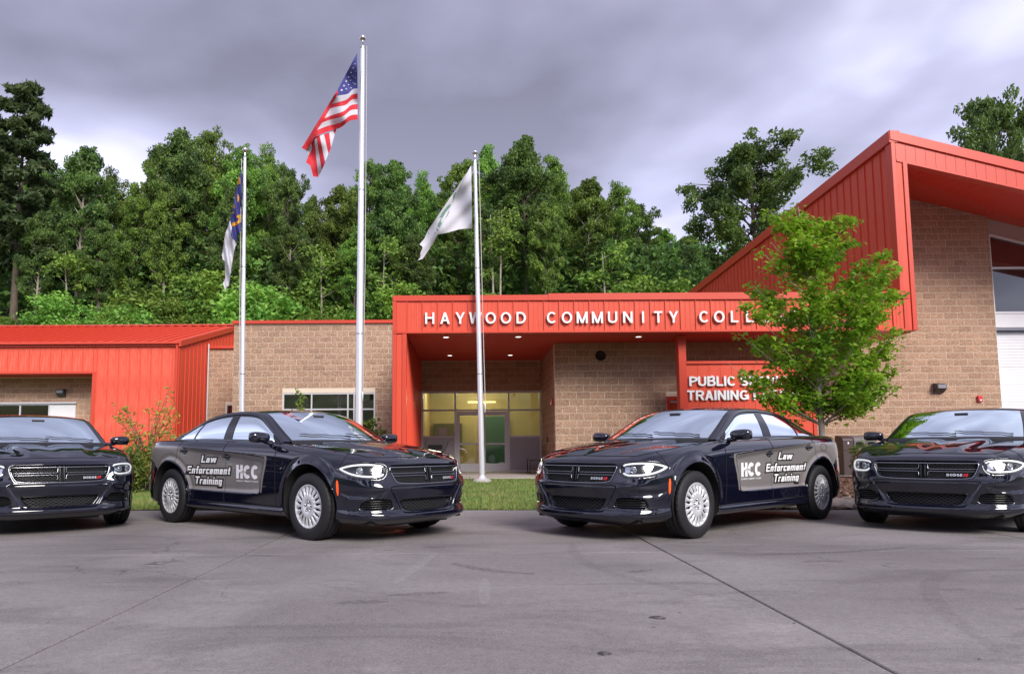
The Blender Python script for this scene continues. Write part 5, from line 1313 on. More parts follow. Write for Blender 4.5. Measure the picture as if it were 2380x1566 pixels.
PROF = [  # (s, [z...], [d...])
 (0.0,            [.185,.215,.25,.285,.33,.40,.47,.56,.60,.70,.80,.845,.89],   [-.12,-.05,.0,.0,-.03,-.03,-.02,.006,-.012,-.035,-.06,-.085,-.19]),
 (float(s_of_y(.5)), [.185,.215,.25,.285,.33,.40,.47,.56,.60,.70,.80,.843,.884], [-.12,-.05,.0,.0,-.028,-.028,-.018,.006,-.012,-.033,-.058,-.083,-.185]),
 (float(s_of_y(.72)), [.19,.22,.255,.29,.335,.40,.48,.57,.62,.70,.79,.838,.885], [-.12,-.05,.0,.0,-.02,-.018,-.006,.005,-.003,-.02,-.05,-.08,-.17]),
 (float(s_of_x(2.17)), [.20,.23,.265,.30,.345,.42,.50,.58,.66,.74,.82,.87,.91], [-.10,-.045,-.006,-.008,-.018,-.012,0,.0,-.004,-.018,-.047,-.085,-.165]),
 (float(s_of_x(1.526)), [.225,.255,.29,.33,.40,.48,.57,.66,.76,.85,.925,.97,.99], [-.05,-.03,-.015,-.01,-.005,0,0,0,-.002,-.010,-.035,-.08,-.155]),
 (float(s_of_x(.92)), [.215,.24,.28,.32,.37,.47,.57,.68,.79,.895,.97,1.02,1.045], [-.085,-.035,-.024,-.042,-.038,-.026,-.018,-.014,-.012,-.004,-.022,-.058,-.112]),
 (float(s_of_x(0)),  [.215,.24,.28,.32,.37,.47,.57,.68,.80,.945,1.005,1.055,1.08], [-.085,-.035,-.024,-.044,-.04,-.028,-.02,-.016,-.012,.0,-.02,-.058,-.108]),
 (float(s_of_x(-.95)), [.215,.24,.28,.32,.37,.47,.57,.68,.81,.99,1.035,1.08,1.102], [-.085,-.035,-.022,-.042,-.038,-.026,-.016,-.010,-.004,.004,-.018,-.06,-.115]),
 (float(s_of_x(-1.526)), [.225,.255,.29,.33,.40,.48,.57,.67,.80,.985,1.05,1.095,1.115], [-.05,-.03,-.015,-.01,-.005,0,0,0,.002,-.004,-.03,-.08,-.155]),
 (float(s_of_x(-2.2)), [.24,.27,.31,.36,.43,.51,.60,.70,.81,.98,1.055,1.10,1.118], [-.10,-.05,-.02,-.01,0,0,0,0,-.004,-.018,-.04,-.08,-.15]),
 (float(s_of_x(-2.47)), [.26,.30,.34,.39,.45,.53,.61,.71,.82,.97,1.06,1.105,1.125], [-.12,-.06,-.03,-.02,0,0,0,-.01,-.02,-.03,-.04,-.04,-.10]),
 (S_END,          [.26,.30,.34,.39,.45,.53,.61,.71,.82,.97,1.06,1.11,1.135], [-.12,-.06,-.03,-.02,0,0,0,-.01,-.02,-.03,-.035,-.03,-.09]),
]
_ps = np.array([p[0] for p in PROF]); _pz = np.array([p[1] for p in PROF]); _pd = np.array([p[2] for p in PROF])
def prof_rows(s):
    s = np.atleast_1d(s).astype(float); q = np.broadcast_to(s[None, :], (13, len(s)))
    X = np.broadcast_to(_ps, (13, len(_ps)))
    return pch_eval(X, _pz.T, q).T, pch_eval(X, _pd.T, q).T
GRILLE = round_poly([(0,.806),(.46,.803),(.535,.80),(.555,.77),(.50,.655),(.455,.608),(0,.602),(-.455,.608),(-.50,.655),(-.555,.77),(-.535,.80),(-.46,.803)], 2)
HEADL = round_poly([(.585,.806),(.605,.672),(.80,.668),(.97,.688),(1.135,.745),(1.165,.775),(1.09,.802),(.95,.826),(.75,.826)], 2)
LOWG = round_poly([(0,.447),(.40,.447),(.425,.44),(.36,.345),(.315,.322),(0,.318),(-.315,.322),(-.36,.345),(-.425,.44),(-.40,.447)], 2)
FOG = round_poly([(.555,.458),(.83,.452),(.875,.395),(.895,.346),(.505,.346),(.525,.41)], 2)
CENT = round_poly([(0,.588),(.50,.588),(.56,.575),(.515,.50),(.46,.42),(.41,.33),(.36,.300),(0,.298),(-.36,.300),(-.41,.33),(-.46,.42),(-.515,.50),(-.56,.575),(-.50,.588)], 2)
SCOOP = [(.60,.535),(1.10,.525),(1.0,.468),(.70,.46)]
SCAL = round_poly([(.655,.872),(.27,.908),(-.4,.955),(-1.0,1.0),(-1.5,1.03),(-1.5,.46),(.545,.455),(.60,.66)], 2, .12)
ARCHES = ((1.526, .372, .448), (-1.526, .372, .448))
def carve(s, z):
    s = np.asarray(s, float); z = np.asarray(z, float); D = np.zeros(s.shape)
    fr = s < 1.35
    if fr.any():
        S, Z = s[fr], z[fr]; d = np.zeros(S.shape)
        d -= .020 * sstep(.010, -.012, sdf_poly(S, Z, CENT))
        d -= .016 * sstep(.02, -.03, sdf_poly(S, Z, SCOOP))
        d -= .050 * sstep(.004, -.006, sdf_poly(S, Z, GRILLE))
        d -= .046 * sstep(.004, -.006, sdf_poly(S, Z, HEADL))
        d -= .045 * sstep(.004, -.006, sdf_poly(S, Z, LOWG))
        d -= .040 * sstep(.004, -.006, sdf_poly(S, Z, FOG))
        D[fr] += d
    x = np.interp(s, _bs, _bx)
    sd = (s > 1.2) & (x > -2.1)
    if sd.any():
        X, Z = x[sd], z[sd]; d = np.zeros(X.shape)
        q = sdf_poly(X, Z, SCAL)
        d -= .024 * sstep(.006, -.05, q) * sstep(-1.45, -.9, X) + .010 * sstep(.008, -.008, q) * sstep(-1.5, -1.0, X)
        for (cx, cz, r) in ARCHES:
            rr = np.hypot(X - cx, Z - cz) - r
            d += .016 * np.exp(-(np.maximum(rr, 0) / .035) ** 2) * (rr > -.08) * sstep(.22, .34, Z) - .010 * np.exp(-((rr - .075) / .03) ** 2) * sstep(.3, .45, Z)
        for hx, hz in ((-.19, .888), (-1.18, .962)):
            d -= .020 * sstep(.055, .02, np.hypot((X - hx) / 1.25, Z - hz))
        D[sd] += d
    return D
def surf(s, z, off=0.0, carved=True):
    """points on the body skin for arrays s (signed: negative = right side), z"""
    s = np.asarray(s, float).ravel(); z = np.broadcast_to(np.asarray(z, float).ravel(), s.shape)
    sg = np.where(s < 0, -1.0, 1.0); a = np.abs(s)
    zr, dr = prof_rows(a)
    d = pch_eval(zr, dr, z[:, None])[:, 0] + off
    if carved: d = d + carve(a, z)
    bx, by = np.interp(a, _bs, _bx), np.interp(a, _bs, _by); tx, ty = np.interp(a, _bs, _tx), np.interp(a, _bs, _ty)
    return np.stack([bx + ty * d, (by - tx * d) * sg, z], 1)
# ------------------------------------------------------------------ car materials
PAINT = mat('black_car_paint', (.0035, .0042, .0125), rough=.5, spec=.0, coat=1.0, coat_rough=.012)
PAINT.node_tree.nodes['Principled BSDF'].inputs['Coat IOR'].default_value = 1.75
GLOSSBLK = mat('gloss_black_trim', (.006, .006, .007), rough=.12, spec=.5)
PLASTIC = mat('black_plastic', (.012, .012, .013), rough=.55)
UNDER = mat('underbody_black', (.006, .006, .006), rough=.9)
DCHROME = mat('dark_chrome', (.38, .39, .43), rough=.22, metal=1.0)
CHROME = mat('bright_chrome', (.75, .76, .80), rough=.12, metal=1.0)
RUBBER = mat('tyre_rubber', (.014, .0135, .016), rough=.62, spec=.35, bump=[(90, .15, .01)])
HUBSILV = mat('hubcap_silver', (.62, .63, .66), rough=.36, metal=.35, spec=.6)
DARKHOLE = mat('dark_hole', (.004, .004, .004), rough=.9)
LAMPWHITE = mat('running_light', (.9, .9, .9), rough=.3, emit=((.95, .98, 1.0), .28))
LENS = glass_mat('lamp_lens', (.92, .93, .95))
WSGLASS = glass_mat('car_glass', (.50, .57, .57), refl=8.0, gcol=(.86, .97, 1.0))
TINTGLASS = glass_mat('car_glass_tinted', (.26, .33, .32), refl=6.0, gcol=(.86, .97, 1.0))
AMBER = mat('amber_lens', (.85, .10, .015), rough=.2, emit=((.9, .08, .01), .12))
REDLENS = mat('red_lens', (.35, .006, .008), rough=.15)
TAILDARK = mat('dark_tail_lens', (.03, .003, .004), rough=.1)
DECAL = mat('grey_livery_film', (.185, .170, .168), rough=.32, spec=.5, coat=.25, noise=(3.0, .35, (.155, .145, .145)))
DWHITE = mat('white_livery_letters', (.80, .80, .82), rough=.35)
DBLACK = mat('black_livery_outline', (.006, .006, .007), rough=.35)
SEATM = mat('dark_cloth_seat', (.035, .037, .042), rough=.85)
INTM = mat('dark_interior', (.022, .023, .026), rough=.7)
BADGEW = mat('badge_white', (.75, .76, .78), rough=.2, metal=.6)
BADGER = mat('badge_red', (.55, .01, .02), rough=.25)

def both(me_fn):
    return [(+1, me_fn(+1)), (-1, me_fn(-1))]

def surf_tube(pts, rad, off, n=6, step=.02, closed=False, carved=False):
    P = np.asarray(pts, float)
    if closed: P = np.vstack([P, P[:1]])
    P = polyline_resample(P, step)
    return MB().tube(surf(P[:, 0], P[:, 1], off, carved), rad, n)

def build_car():
    root = empty('patrol_sedan')
    # ---- dense skin
    sc_ = np.unique(np.r_[np.arange(0, 1.36, .0075), np.arange(1.36, float(s_of_x(-2.1)), .0125), np.linspace(float(s_of_x(-2.1)), S_END, 45)])
    NV = 110
    zr, dr = prof_rows(sc_)
    v = np.linspace(0, 12, NV); ZI = np.broadcast_to(np.arange(13.), (len(sc_), 13))
    Z = pch_eval(ZI, zr, np.broadcast_to(v, (len(sc_), NV)))
    SS = np.broadcast_to(sc_[:, None], Z.shape)
    Dd = pch_eval(zr, dr, Z)
    # soften the loft a little for clean reflections
    def blur(A, n):
        for _ in range(n):
            B = A.copy(); B[1:-1] = A[1:-1] * .5 + (A[:-2] + A[2:]) * .25; A = B
            B = A.copy(); B[:, 1:-1] = A[:, 1:-1] * .5 + (A[:, :-2] + A[:, 2:]) * .25; A = B
        return A
    Dd = blur(Dd, 8)
    bx, by = np.interp(sc_, _bs, _bx)[:, None], np.interp(sc_, _bs, _by)[:, None]
    tx, ty = np.interp(sc_, _bs, _tx)[:, None], np.interp(sc_, _bs, _ty)[:, None]
    Dt = Dd + carve(SS.ravel(), Z.ravel()).reshape(Z.shape)
    V = np.stack([bx + ty * Dt, by - tx * Dt, Z], -1)
    top = V[:, -1].copy()
    ns = len(sc_)
    I = np.arange(ns * NV).reshape(ns, NV)
    Q = np.stack([I[:-1, :-1], I[1:, :-1], I[1:, 1:], I[:-1, 1:]], -1).reshape(-1, 4)
    Vf = V.reshape(-1, 3).copy()
    ins = np.zeros(len(Vf), bool)
    for (cx, cz, r) in ARCHES:
        dx, dz = Vf[:, 0] - cx, Vf[:, 2] - cz; rr = np.hypot(dx, dz)
        a = (rr < r) & (Vf[:, 1] > .5); ins |= a
    keep = ~ins[Q].all(1); Q = Q[keep]
    used_in = np.unique(Q); used_in = used_in[ins[used_in]]
    for (cx, cz, r) in ARCHES:
        m = used_in[np.abs(Vf[used_in, 0] - cx) < .7]
        dx, dz = Vf[m, 0] - cx, Vf[m, 2] - cz; rr = np.hypot(dx, dz)
        Vf[m, 0] = cx + dx * r / rr; Vf[m, 2] = cz + dz * r / rr
    fc = Vf[Q].mean(1); fs = SS.ravel()[Q].mean(1)
    sx = np.interp(fs, _bs, _bx)
    part = np.zeros(len(Q), int)                                   # 0 body
    part[fs < float(s_of_x(2.03))] = 1                             # front bumper
    part[(sx < .89) & (sx > -.235) & (fc[:, 2] > .325)] = 2
    part[(sx <= -.235) & (sx > -1.335) & (fc[:, 2] > .325) & (fc[:, 2] < 1.2)] = 3
    part[(fs > float(s_of_x(-2.2)))] = 4
    def half(idx, sg):
        q = Q[idx]; u = np.unique(q); mp = np.full(len(Vf), -1); mp[u] = np.arange(len(u))
        vv = Vf[u].copy(); vv[:, 1] *= sg; q = mp[q]
        return vv, (q if sg > 0 else q[:, ::-1])
    def full(idx, name):
        a, qa = half(idx, 1); b, qb = half(idx, -1)
        me = np_mesh(name, np.vstack([a, b]), np.vstack([qa, qb + len(a)]))
        bm = bmesh.new(); bm.from_mesh(me)
        bmesh.ops.remove_doubles(bm, verts=[x for x in bm.verts if abs(x.co.y) < 1e-4], dist=2e-4)
        bm.to_mesh(me); bm.free(); return me
    body = link('body_shell', full(np.where(part == 0)[0], 'body_shell'), PAINT, root)
    bump = link('front_bumper', full(np.where(part == 1)[0], 'front_bumper'), PAINT, root)
    link('rear_bumper', full(np.where(part == 4)[0], 'rear_bumper'), PAINT, root)
    doors = {}
    for sg in (1, -1):
        for k, nm in ((2, 'front_door'), (3, 'rear_door')):
            vv, qq = half(np.where(part == k)[0], sg)
            doors[(sg, k)] = link(nm, np_mesh(nm, vv, qq), PAINT, root)
    # ---- hood
    def topat(s):
        return np.stack([np.interp(s, sc_, top[:, k]) for k in range(3)], -1)
    sC = float(s_of_x(.90))
    na, nb = 90, 48
    a = np.linspace(0, 1, na)
    Rr = topat(a * sC)
    Cc = spl3([(top[0, 0], 0, top[0, 2]), (2.15, 0, .934), (1.9, 0, .978), (1.55, 0, 1.018), (1.25, 0, 1.042), (1.13, 0, 1.052)], q=a ** 1.25)
    b = np.linspace(0, 1, nb)
    H = np.zeros((na, nb, 3))
    for i in range(na):
        y = Rr[i, 1] * b
        bx_ = b ** 2.0; bz = b ** 2.6
        H[i, :, 0] = Cc[i, 0] + (Rr[i, 0] - Cc[i, 0]) * bx_
        H[i, :, 1] = y
        H[i, :, 2] = Cc[i, 2] + (Rr[i, 2] - Cc[i, 2]) * bz
    fade = sstep(2.33, 2.0, H[..., 0]) * sstep(.0, .02, a)[:, None]
    wdt = .30 + .12 * sstep(2.2, 1.2, H[..., 0])
    H[..., 2] += fade * (.020 * sstep(wdt + .045, wdt - .03, np.abs(H[..., 1])) - .012 * np.exp(-((np.abs(H[..., 1]) - wdt - .10) / .06) ** 2))
    H[..., 2] -= fade * .010 * np.exp(-(np.abs(H[..., 1]) / .10) ** 2)
    def sym_grid(name, G, m, parent, flip=False):
        G2 = G[:, ::-1].copy(); G2[..., 1] *= -1
        F_ = np.concatenate([G2[:, :-1], G], 1)
        return MB().grid(F_, True, flip).build(name, m, parent)
    hood = sym_grid('hood', H, PAINT, root, True)
    # shut lines of the hood
    for sg in (1, -1):
        t2 = topat(np.linspace(0.0, sC * .98, 120)); t2[:, 1] *= sg; t2[:, 2] += .001
        MB().tube(t2, .0035, 5).build('shut_line', DARKHOLE, hood)
    # ---- greenhouse curves (left half)
    q = np.linspace(0, 1, 60)
    C1k = [(.95,.755,1.058),(.68,.715,1.20),(.45,.67,1.325),(.22,.625,1.42),(0,.605,1.452),(-.3,.595,1.465),(-.65,.59,1.455),(-1.0,.59,1.413),(-1.3,.60,1.335),(-1.6,.63,1.23),(-1.86,.68,1.135)]
    C2k = [(.88,.818,1.048),(.63,.775,1.17),(.42,.735,1.278),(.22,.697,1.370),(0,.677,1.408),(-.3,.668,1.422),(-.65,.67,1.410),(-1.0,.685,1.357),(-1.3,.71,1.27),(-1.53,.745,1.18),(-1.72,.795,1.112)]
    C1 = spl3(C1k, q=np.linspace(0, 1, 120)); C2 = spl3(C2k, q=np.linspace(0, 1, 120))
    Cm = (C1 + C2) / 2; Cm[:, 1] += .016; Cm[:, 2] += .012
    Cq1 = C1 * .56 + Cm * .5 - C2 * .06; Cq2 = C2 * .56 + Cm * .5 - C1 * .06
    for sg in (1, -1):
        G = np.stack([C2, Cq2, Cm, Cq1, C1], 1).copy(); G[..., 1] *= sg
        MB().grid(G, True, sg > 0).build('roof_rail', PAINT, root)
    def cross(edge, cen, nb, ex=2.2, ez=2.4):
        b = np.linspace(0, 1, nb); G = np.zeros((len(edge), nb, 3))
        G[..., 0] = cen[:, None, 0] + (edge[:, None, 0] - cen[:, None, 0]) * b ** ex
        G[..., 1] = edge[:, None, 1] * b
        G[..., 2] = cen[:, None, 2] + (edge[:, None, 2] - cen[:, None, 2]) * b ** ez
        return G
    iw = int(np.argmin(np.abs(C1[:, 0] - .20))); ir = int(np.argmin(np.abs(C1[:, 0] + 1.02)))
    wsE = C1[:iw + 1]; tt = np.linspace(0, 1, len(wsE))
    wsC = spl3([(1.15,0,1.062),(.88,0,1.21),(.60,0,1.345),(.34,0,1.452)], q=tt)
    WS = cross(wsE, wsC, 24)
    n0, n1 = 2, len(wsE) - 2
    sym_grid('windshield', WS[n0:n1 + 1, :23], WSGLASS, root, True)
    fr = MB()
    for Gs in (WS[:n0 + 1], WS[n1:], WS[n0:n1 + 1, 22:]):
        for sg in (1, -1):
            g = Gs.copy(); g[..., 1] *= sg; fr.grid(g, True, sg > 0)
    fr.build('windshield_surround', GLOSSBLK, root)
    rfE = C1[iw:ir + 1]; tt = np.linspace(0, 1, len(rfE))
    rfC = spl3([(.34,0,1.452),(.10,0,1.482),(-.25,0,1.494),(-.65,0,1.482),(-.97,0,1.452)], q=tt)
    sym_grid('roof', cross(rfE, rfC, 24, 2.2, 2.6), PAINT, root, True)
    blE = C1[ir:]; tt = np.linspace(0, 1, len(blE))
    blC = spl3([(-.97,0,1.452),(-1.3,0,1.37),(-1.65,0,1.255),(-1.97,0,1.147)], q=tt)
    BLG = cross(blE, blC, 24)
    sym_grid('rear_window', BLG[2:-1, :23], TINTGLASS, root, True)
    fr = MB()
    for Gs in (BLG[:3], BLG[-2:], BLG[2:-1, 22:]):
        for sg in (1, -1):
            g = Gs.copy(); g[..., 1] *= sg; fr.grid(g, True, sg > 0)
    fr.build('rear_window_surround', GLOSSBLK, root)
    # trunk lid
    s0 = float(s_of_x(-1.70)); aa = np.linspace(0, 1, 50)
    Rd = topat(s0 + (S_END - s0) * aa)
    Cd = spl3([(-1.96,0,1.147),(-2.1,0,1.142),(-2.3,0,1.145),(top[-1, 0] - .0, 0, top[-1, 2])], q=1 - (1 - aa) ** 1.3)
    sym_grid('trunk_lid', cross(Rd, Cd, 30, 2.2, 4.0), PAINT, root, True)
    # ---- side glass: ruled between belt and C2
    bxs = np.array([.87,.80,.60,.35,.10,-.10,-.22,-.25,-.37,-.40,-.7,-1.0,-1.13,-1.155,-1.40,-1.60,-1.70])
    txs = np.array([.87,.74,.42,.20,.02,-.14,-.25,-.28,-.37,-.40,-.68,-.94,-1.04,-1.065,-1.30,-1.53,-1.71])
    qb = np.linspace(0, 1, 121)
    bx2 = np.interp(qb, np.linspace(0, 1, len(bxs)), bxs); tx2 = np.interp(qb, np.linspace(0, 1, len(txs)), txs)
    BL = topat(s_of_x(bx2)); BL[:, 2] -= .002; BL[:, 1] -= .004
    TL = np.stack([np.interp(-tx2, -C2[:, 0], C2[:, k]) for k in range(3)], 1); TL[:, 1] -= .006
    bb = np.linspace(0, 1, 15)
    G = BL[:, None] * (1 - bb)[None, :, None] + TL[:, None] * bb[None, :, None]
    G[..., 1] += (.020 * 4 * bb * (1 - bb))[None, :] * sstep(0, .25, np.linalg.norm(TL - BL, axis=1))[:, None]
    Lk = np.linspace(0, 1, len(bxs))
    def ci(k): return int(round(Lk[k] * 120))
    panes = (('front_side_window', ci(1) + 2, ci(6), WSGLASS), ('rear_side_window', ci(9), ci(12), TINTGLASS), ('quarter_window', ci(13), ci(15) - 1, TINTGLASS))
    mask = np.zeros((120, 14), bool)
    for (_, i0, i1, _m) in panes: mask[i0:i1, 1:13] = True
    for sg in (1, -1):
        Gs = G.copy(); Gs[..., 1] *= sg
        for nm, i0, i1, gm in panes:
            g = Gs[i0:i1 + 1, 1:14].copy(); g[..., 1] -= sg * .004
            MB().grid(g, True, sg > 0).build(nm, gm, root)
        fm = MB(); idx = np.arange(121 * 15).reshape(121, 15); fs_ = []
        for i in range(120):
            for j in range(14):
                if not mask[i, j]:
                    f = (idx[i, j], idx[i+1, j], idx[i+1, j+1], idx[i, j+1]); fs_.append(f[::-1] if sg > 0 else f)
        fm.add(Gs.reshape(-1, 3), fs_, True)
        fm.build('window_frame', GLOSSBLK, root)
        # bright moulding along the belt, thin seal over the top
        bl = Gs[3:116, 0].copy(); bl[:, 1] += sg * .006; bl[:, 2] += .004
        MB().tube(bl, .005, 5).build('belt_moulding', DCHROME, root)
        tl = Gs[4:116, 14].copy(); tl[:, 1] += sg * .006
        MB().tube(tl, .005, 5).build('window_seal', PLASTIC, root)
    # ---- door shut lines
    for sg in (1, -1):
        def seam(pts, parent):
            P = polyline_resample(pts, .02); p3 = surf(s_of_x(P[:, 0]), P[:, 1], .0005); p3[:, 1] *= sg
            MB().tube(p3, .0038, 5).build('shut_line', DARKHOLE, parent)
        seam([(.905,1.035),(.90,.9),(.885,.6),(.885,.36),(.87,.325)], doors[(sg, 2)])
        seam([(-.215,1.08),(-.225,.95),(-.24,.6),(-.245,.325)], doors[(sg, 2)])
        seam([(-1.30,1.10),(-1.325,1.0),(-1.365,.86),(-1.385,.80)], doors[(sg, 3)])
        seam([(.87,.325),(.3,.325),(-.6,.325),(-1.06,.335)], doors[(sg, 3)])
        seam([(2.03,.93),(2.03,.86),(2.0,.80)], body)
        # handles
        for k, hx, hz in ((2, -.19, .888), (3, -1.18, .962)):
            xs = np.linspace(-.085, .085, 13)
            P = surf(s_of_x(hx + xs), hz + .004 + .0 * xs, .0); P[:, 1] += .012 * np.cos(xs / .085 * 1.3); P[:, 1] *= sg
            MB().tube(P, [.008] + [.0145] * 11 + [.008], 8).build('handle', PAINT, doors[(sg, k)])
            me = fill_poly([(hx + .062 * math.cos(t), hz - .008 + .04 * math.sin(t)) for t in np.linspace(0, 2 * PI, 20)[:-1]], .012, 'handle_cup',
                           lambda u, w: surf(s_of_x(u), w, .0022) * np.array([1, sg, 1]), sg < 0)
            link('handle_cup', me, GLOSSBLK, doors[(sg, k)])
    # fuel filler door outline, left rear
    fp = polyline_resample(np.vstack([round_poly([(-1.50,1.01),(-1.50,.915),(-1.68,.915),(-1.68,1.01)], 2), round_poly([(-1.50,1.01),(-1.50,.915),(-1.68,.915),(-1.68,1.01)], 2)[:1]]), .012)
    MB().tube(surf(s_of_x(fp[:, 0]), fp[:, 1], .003), .0028, 5).build('fuel_door_line', DARKHOLE, body)
    # ---- rocker trim line
    for sg in (1, -1):
        xs = np.linspace(1.08, -1.08, 60); p3 = surf(s_of_x(xs), .318 + 0 * xs, .004); p3[:, 1] *= sg
        MB().tube(p3, .004, 5).build('sill_moulding', PAINT, root)
    # ---- grille
    gr = link('grille', fill_poly(offset_poly(GRILLE, .004), .012, 'grille', lambda u, w: surf(u, w, -.047, False)), DARKHOLE, root)
    hx_ = MB()
    for zz in np.arange(.622, .80, .0165):
        row = int(round((zz - .622) / .0165))
        yy = np.linspace(-.52, .52, 140); m = sdf_poly(yy, zz + 0 * yy, GRILLE) < -.012
        if m.sum() > 3:
            P = surf(yy[m], zz + .0045 * np.sign(np.sin(yy[m] * 2 * PI / .045 + row * PI)), -.036, False); hx_.tube(P, .0026, 4, False)
    hx_.build('grille_mesh', mat('grille_mesh_black', (.03, .03, .035), rough=.3, spec=.6), gr)
    for z0 in (.716, .690):
        for sg in (1, -1):
            yy = np.linspace(.055, .515, 40); m = sdf_poly(yy, z0 + 0 * yy, GRILLE) < -.01
            pts = [(yy[m][i], z0) for i in range(m.sum())]
            pts = [(.045, z0 + (.055 if z0 > .70 else -.045))] + [(.047, z0 + (.012 if z0 > .70 else -.012))] + pts
            P = np.array(pts); P3 = surf(P[:, 0], P[:, 1], -.026, False); P3[:, 1] *= sg
            MB().tube(P3, .0042, 6).build('grille_bar', DCHROME, gr)
    for sg in (1, -1):
        P3 = surf([.022] * 8, np.linspace(.625, .79, 8), -.026, False); P3[:, 1] *= sg
        MB().tube(P3, .011, 8).build('grille_post', GLOSSBLK, gr)
    low = np.array([p for p in GRILLE if p[1] < .785]); low = low[np.argsort(np.arctan2(low[:, 1] - .75, low[:, 0]))]
    P = polyline_resample(low, .02)
    MB().tube(surf(P[:, 0], P[:, 1], -.004, False), .0055, 6).build('grille_surround', DCHROME, gr)
    polys, W_ = glyph_polys('DODGE', .2, .2); bt = MB()
    for n_, q_ in polys:
        ar = sum(q_[i][0] * q_[(i+1) % 4][1] - q_[(i+1) % 4][0] * q_[i][1] for i in range(4)); q_ = q_ if ar > 0 else q_[::-1]
        P_ = np.array(q_); bt.add(surf(.232 + P_[:, 0] * .150 / W_, .640 + P_[:, 1] * .026, -.018 + .0005 * n_, False), [(0, 1, 2, 3)])
    bt.build('badge_lettering', BADGEW, gr)
    for k in range(2):
        y0 = .388 + k * .024; pl = [(y0, .636), (y0 + .016, .636), (y0 + .028, .668), (y0 + .012, .668)]
        link('badge_stripe', fill_poly(pl, .008, 'badge_stripe', lambda u, w: surf(u, w, -.018, False)), BADGER, gr)
    # ---- lower grille and fog vents
    lg = link('lower_grille', fill_poly(offset_poly(LOWG, .004), .012, 'lower_grille', lambda u, w: surf(u, w, -.044 - .018, False)), DARKHOLE, root)
    hx_ = MB()
    for r_, zz in enumerate(np.arange(.332, .445, .0175)):
        yy = np.linspace(-.41, .41, 120); m = sdf_poly(yy, zz + 0 * yy, LOWG) < -.006
        if m.sum() > 3:
            hx_.tube(surf(yy[m], zz + .005 * np.sign(np.sin(yy[m] * 2 * PI / .06 + r_ * PI)), -.048, False), .0028, 4, False)
    hx_.build('grille_mesh', mat('grille_mesh_black', (.03, .03, .035)), lg)
    P = polyline_resample(np.vstack([LOWG, LOWG[:1]]), .02)
    MB().tube(surf(P[:, 0], P[:, 1], -.022, False), .004, 5).build('grille_surround', GLOSSBLK, lg)
    for sg in (1, -1):
        fv = link('fog_vent', fill_poly(offset_poly(FOG, .004), .012, 'fog_vent', lambda u, w: surf(u, w, -.037, False) * np.array([1, sg, 1]), sg < 0), DARKHOLE, root)
        for zz in (.364, .386, .410, .434):
            yy = np.linspace(.50, .91, 44); m = sdf_poly(yy, zz + 0 * yy, FOG) < -.006
            P3 = surf(yy[m], zz + 0 * yy[m], -.022, False); P3[:, 1] *= sg
            MB().tube(P3, .0048, 6).build('slat', GLOSSBLK, fv)
    # ---- headlights
    for sg in (1, -1):
        k3 = np.array([1, sg, 1])
        hl = link('headlight', fill_poly(offset_poly(HEADL, .004), .012, 'headlight', lambda u, w: surf(u, w, -.042, False) * k3, sg < 0), GLOSSBLK, root)
        link('lens', fill_poly(HEADL, .012, 'lens', lambda u, w: surf(u, w, -.0035, False) * k3, sg < 0), LENS, hl)
        ring = offset_poly(HEADL, -.017)
        seg = polyline_resample(np.vstack([ring, ring[:1]]), .008)
        # open the racetrack at the inner end
        kx = seg[:, 0] > .615
        i0 = int(np.argmin(seg[:, 0])); seg = np.roll(seg[:-1], -i0, 0); seg = seg[seg[:, 0] > .622]
        MB().tube(surf(seg[:, 0], seg[:, 1], -.020, False) * k3, .0095, 7).build('running_light', LAMPWHITE, hl)
        for (u0, z0, r0) in ((.90, .745, .030), (.735, .742, .028)):
            c = surf([u0], [z0], -.036, False)[0] * k3; cd = surf([u0], [z0], .0, False)[0] * k3 - c; cd = Vector(cd).normalized()
            mb = MB(); mb.lathe([(r0 * 1.25, 0), (r0 * 1.2, .012), (r0, .014), (r0 * .9, .010)], 20)
            o = mb.build('projector_ring', CHROME, hl, loc=c); o.rotation_euler = Vector((0, 0, 1)).rotation_difference(cd).to_euler()
            mb = MB(); mb.lathe([(r0 * .92, .008), (r0 * .75, .017), (r0 * .4, .023), (0.0005, .025)], 18)
            o = mb.build('projector_lens', mat('projector_glass', (.25, .28, .34), rough=.05, spec=.9), hl, loc=c); o.rotation_euler = Vector((0, 0, 1)).rotation_difference(cd).to_euler()
        pl = [(.64, .71), (.70, .712), (.70, .775), (.64, .772)]
        link('reflector', fill_poly(pl, .012, 'reflector', lambda u, w: surf(u, w, -.034, False) * k3, sg < 0), CHROME, hl)
        # side marker on the bumper corner
        mk = round_poly([(2.005, .645), (1.972, .655), (1.985, .50), (2.012, .49)], 1)
        link('side_marker', fill_poly(mk, .01, 'side_marker', lambda u, w: surf(s_of_x(u), w, .004, False) * k3, sg < 0), AMBER, root)
        mk = round_poly([(-1.975, .70), (-2.03, .70), (-2.03, .56), (-2.0, .56)], 1)
        link('rear_marker', fill_poly(mk, .012, 'rear_marker', lambda u, w: surf(s_of_x(u), w, .006, False) * k3, sg < 0), REDLENS, root)
        tl = round_poly([(float(s_of_x(-2.30)), 1.0), (float(s_of_x(-2.30)), .86), (S_END - .01, .86), (S_END - .01, 1.0)], 1)
        link('tail_light', fill_poly(tl, .02, 'tail_light', lambda u, w: surf(u, w, .006, False) * k3, sg < 0), TAILDARK, root)
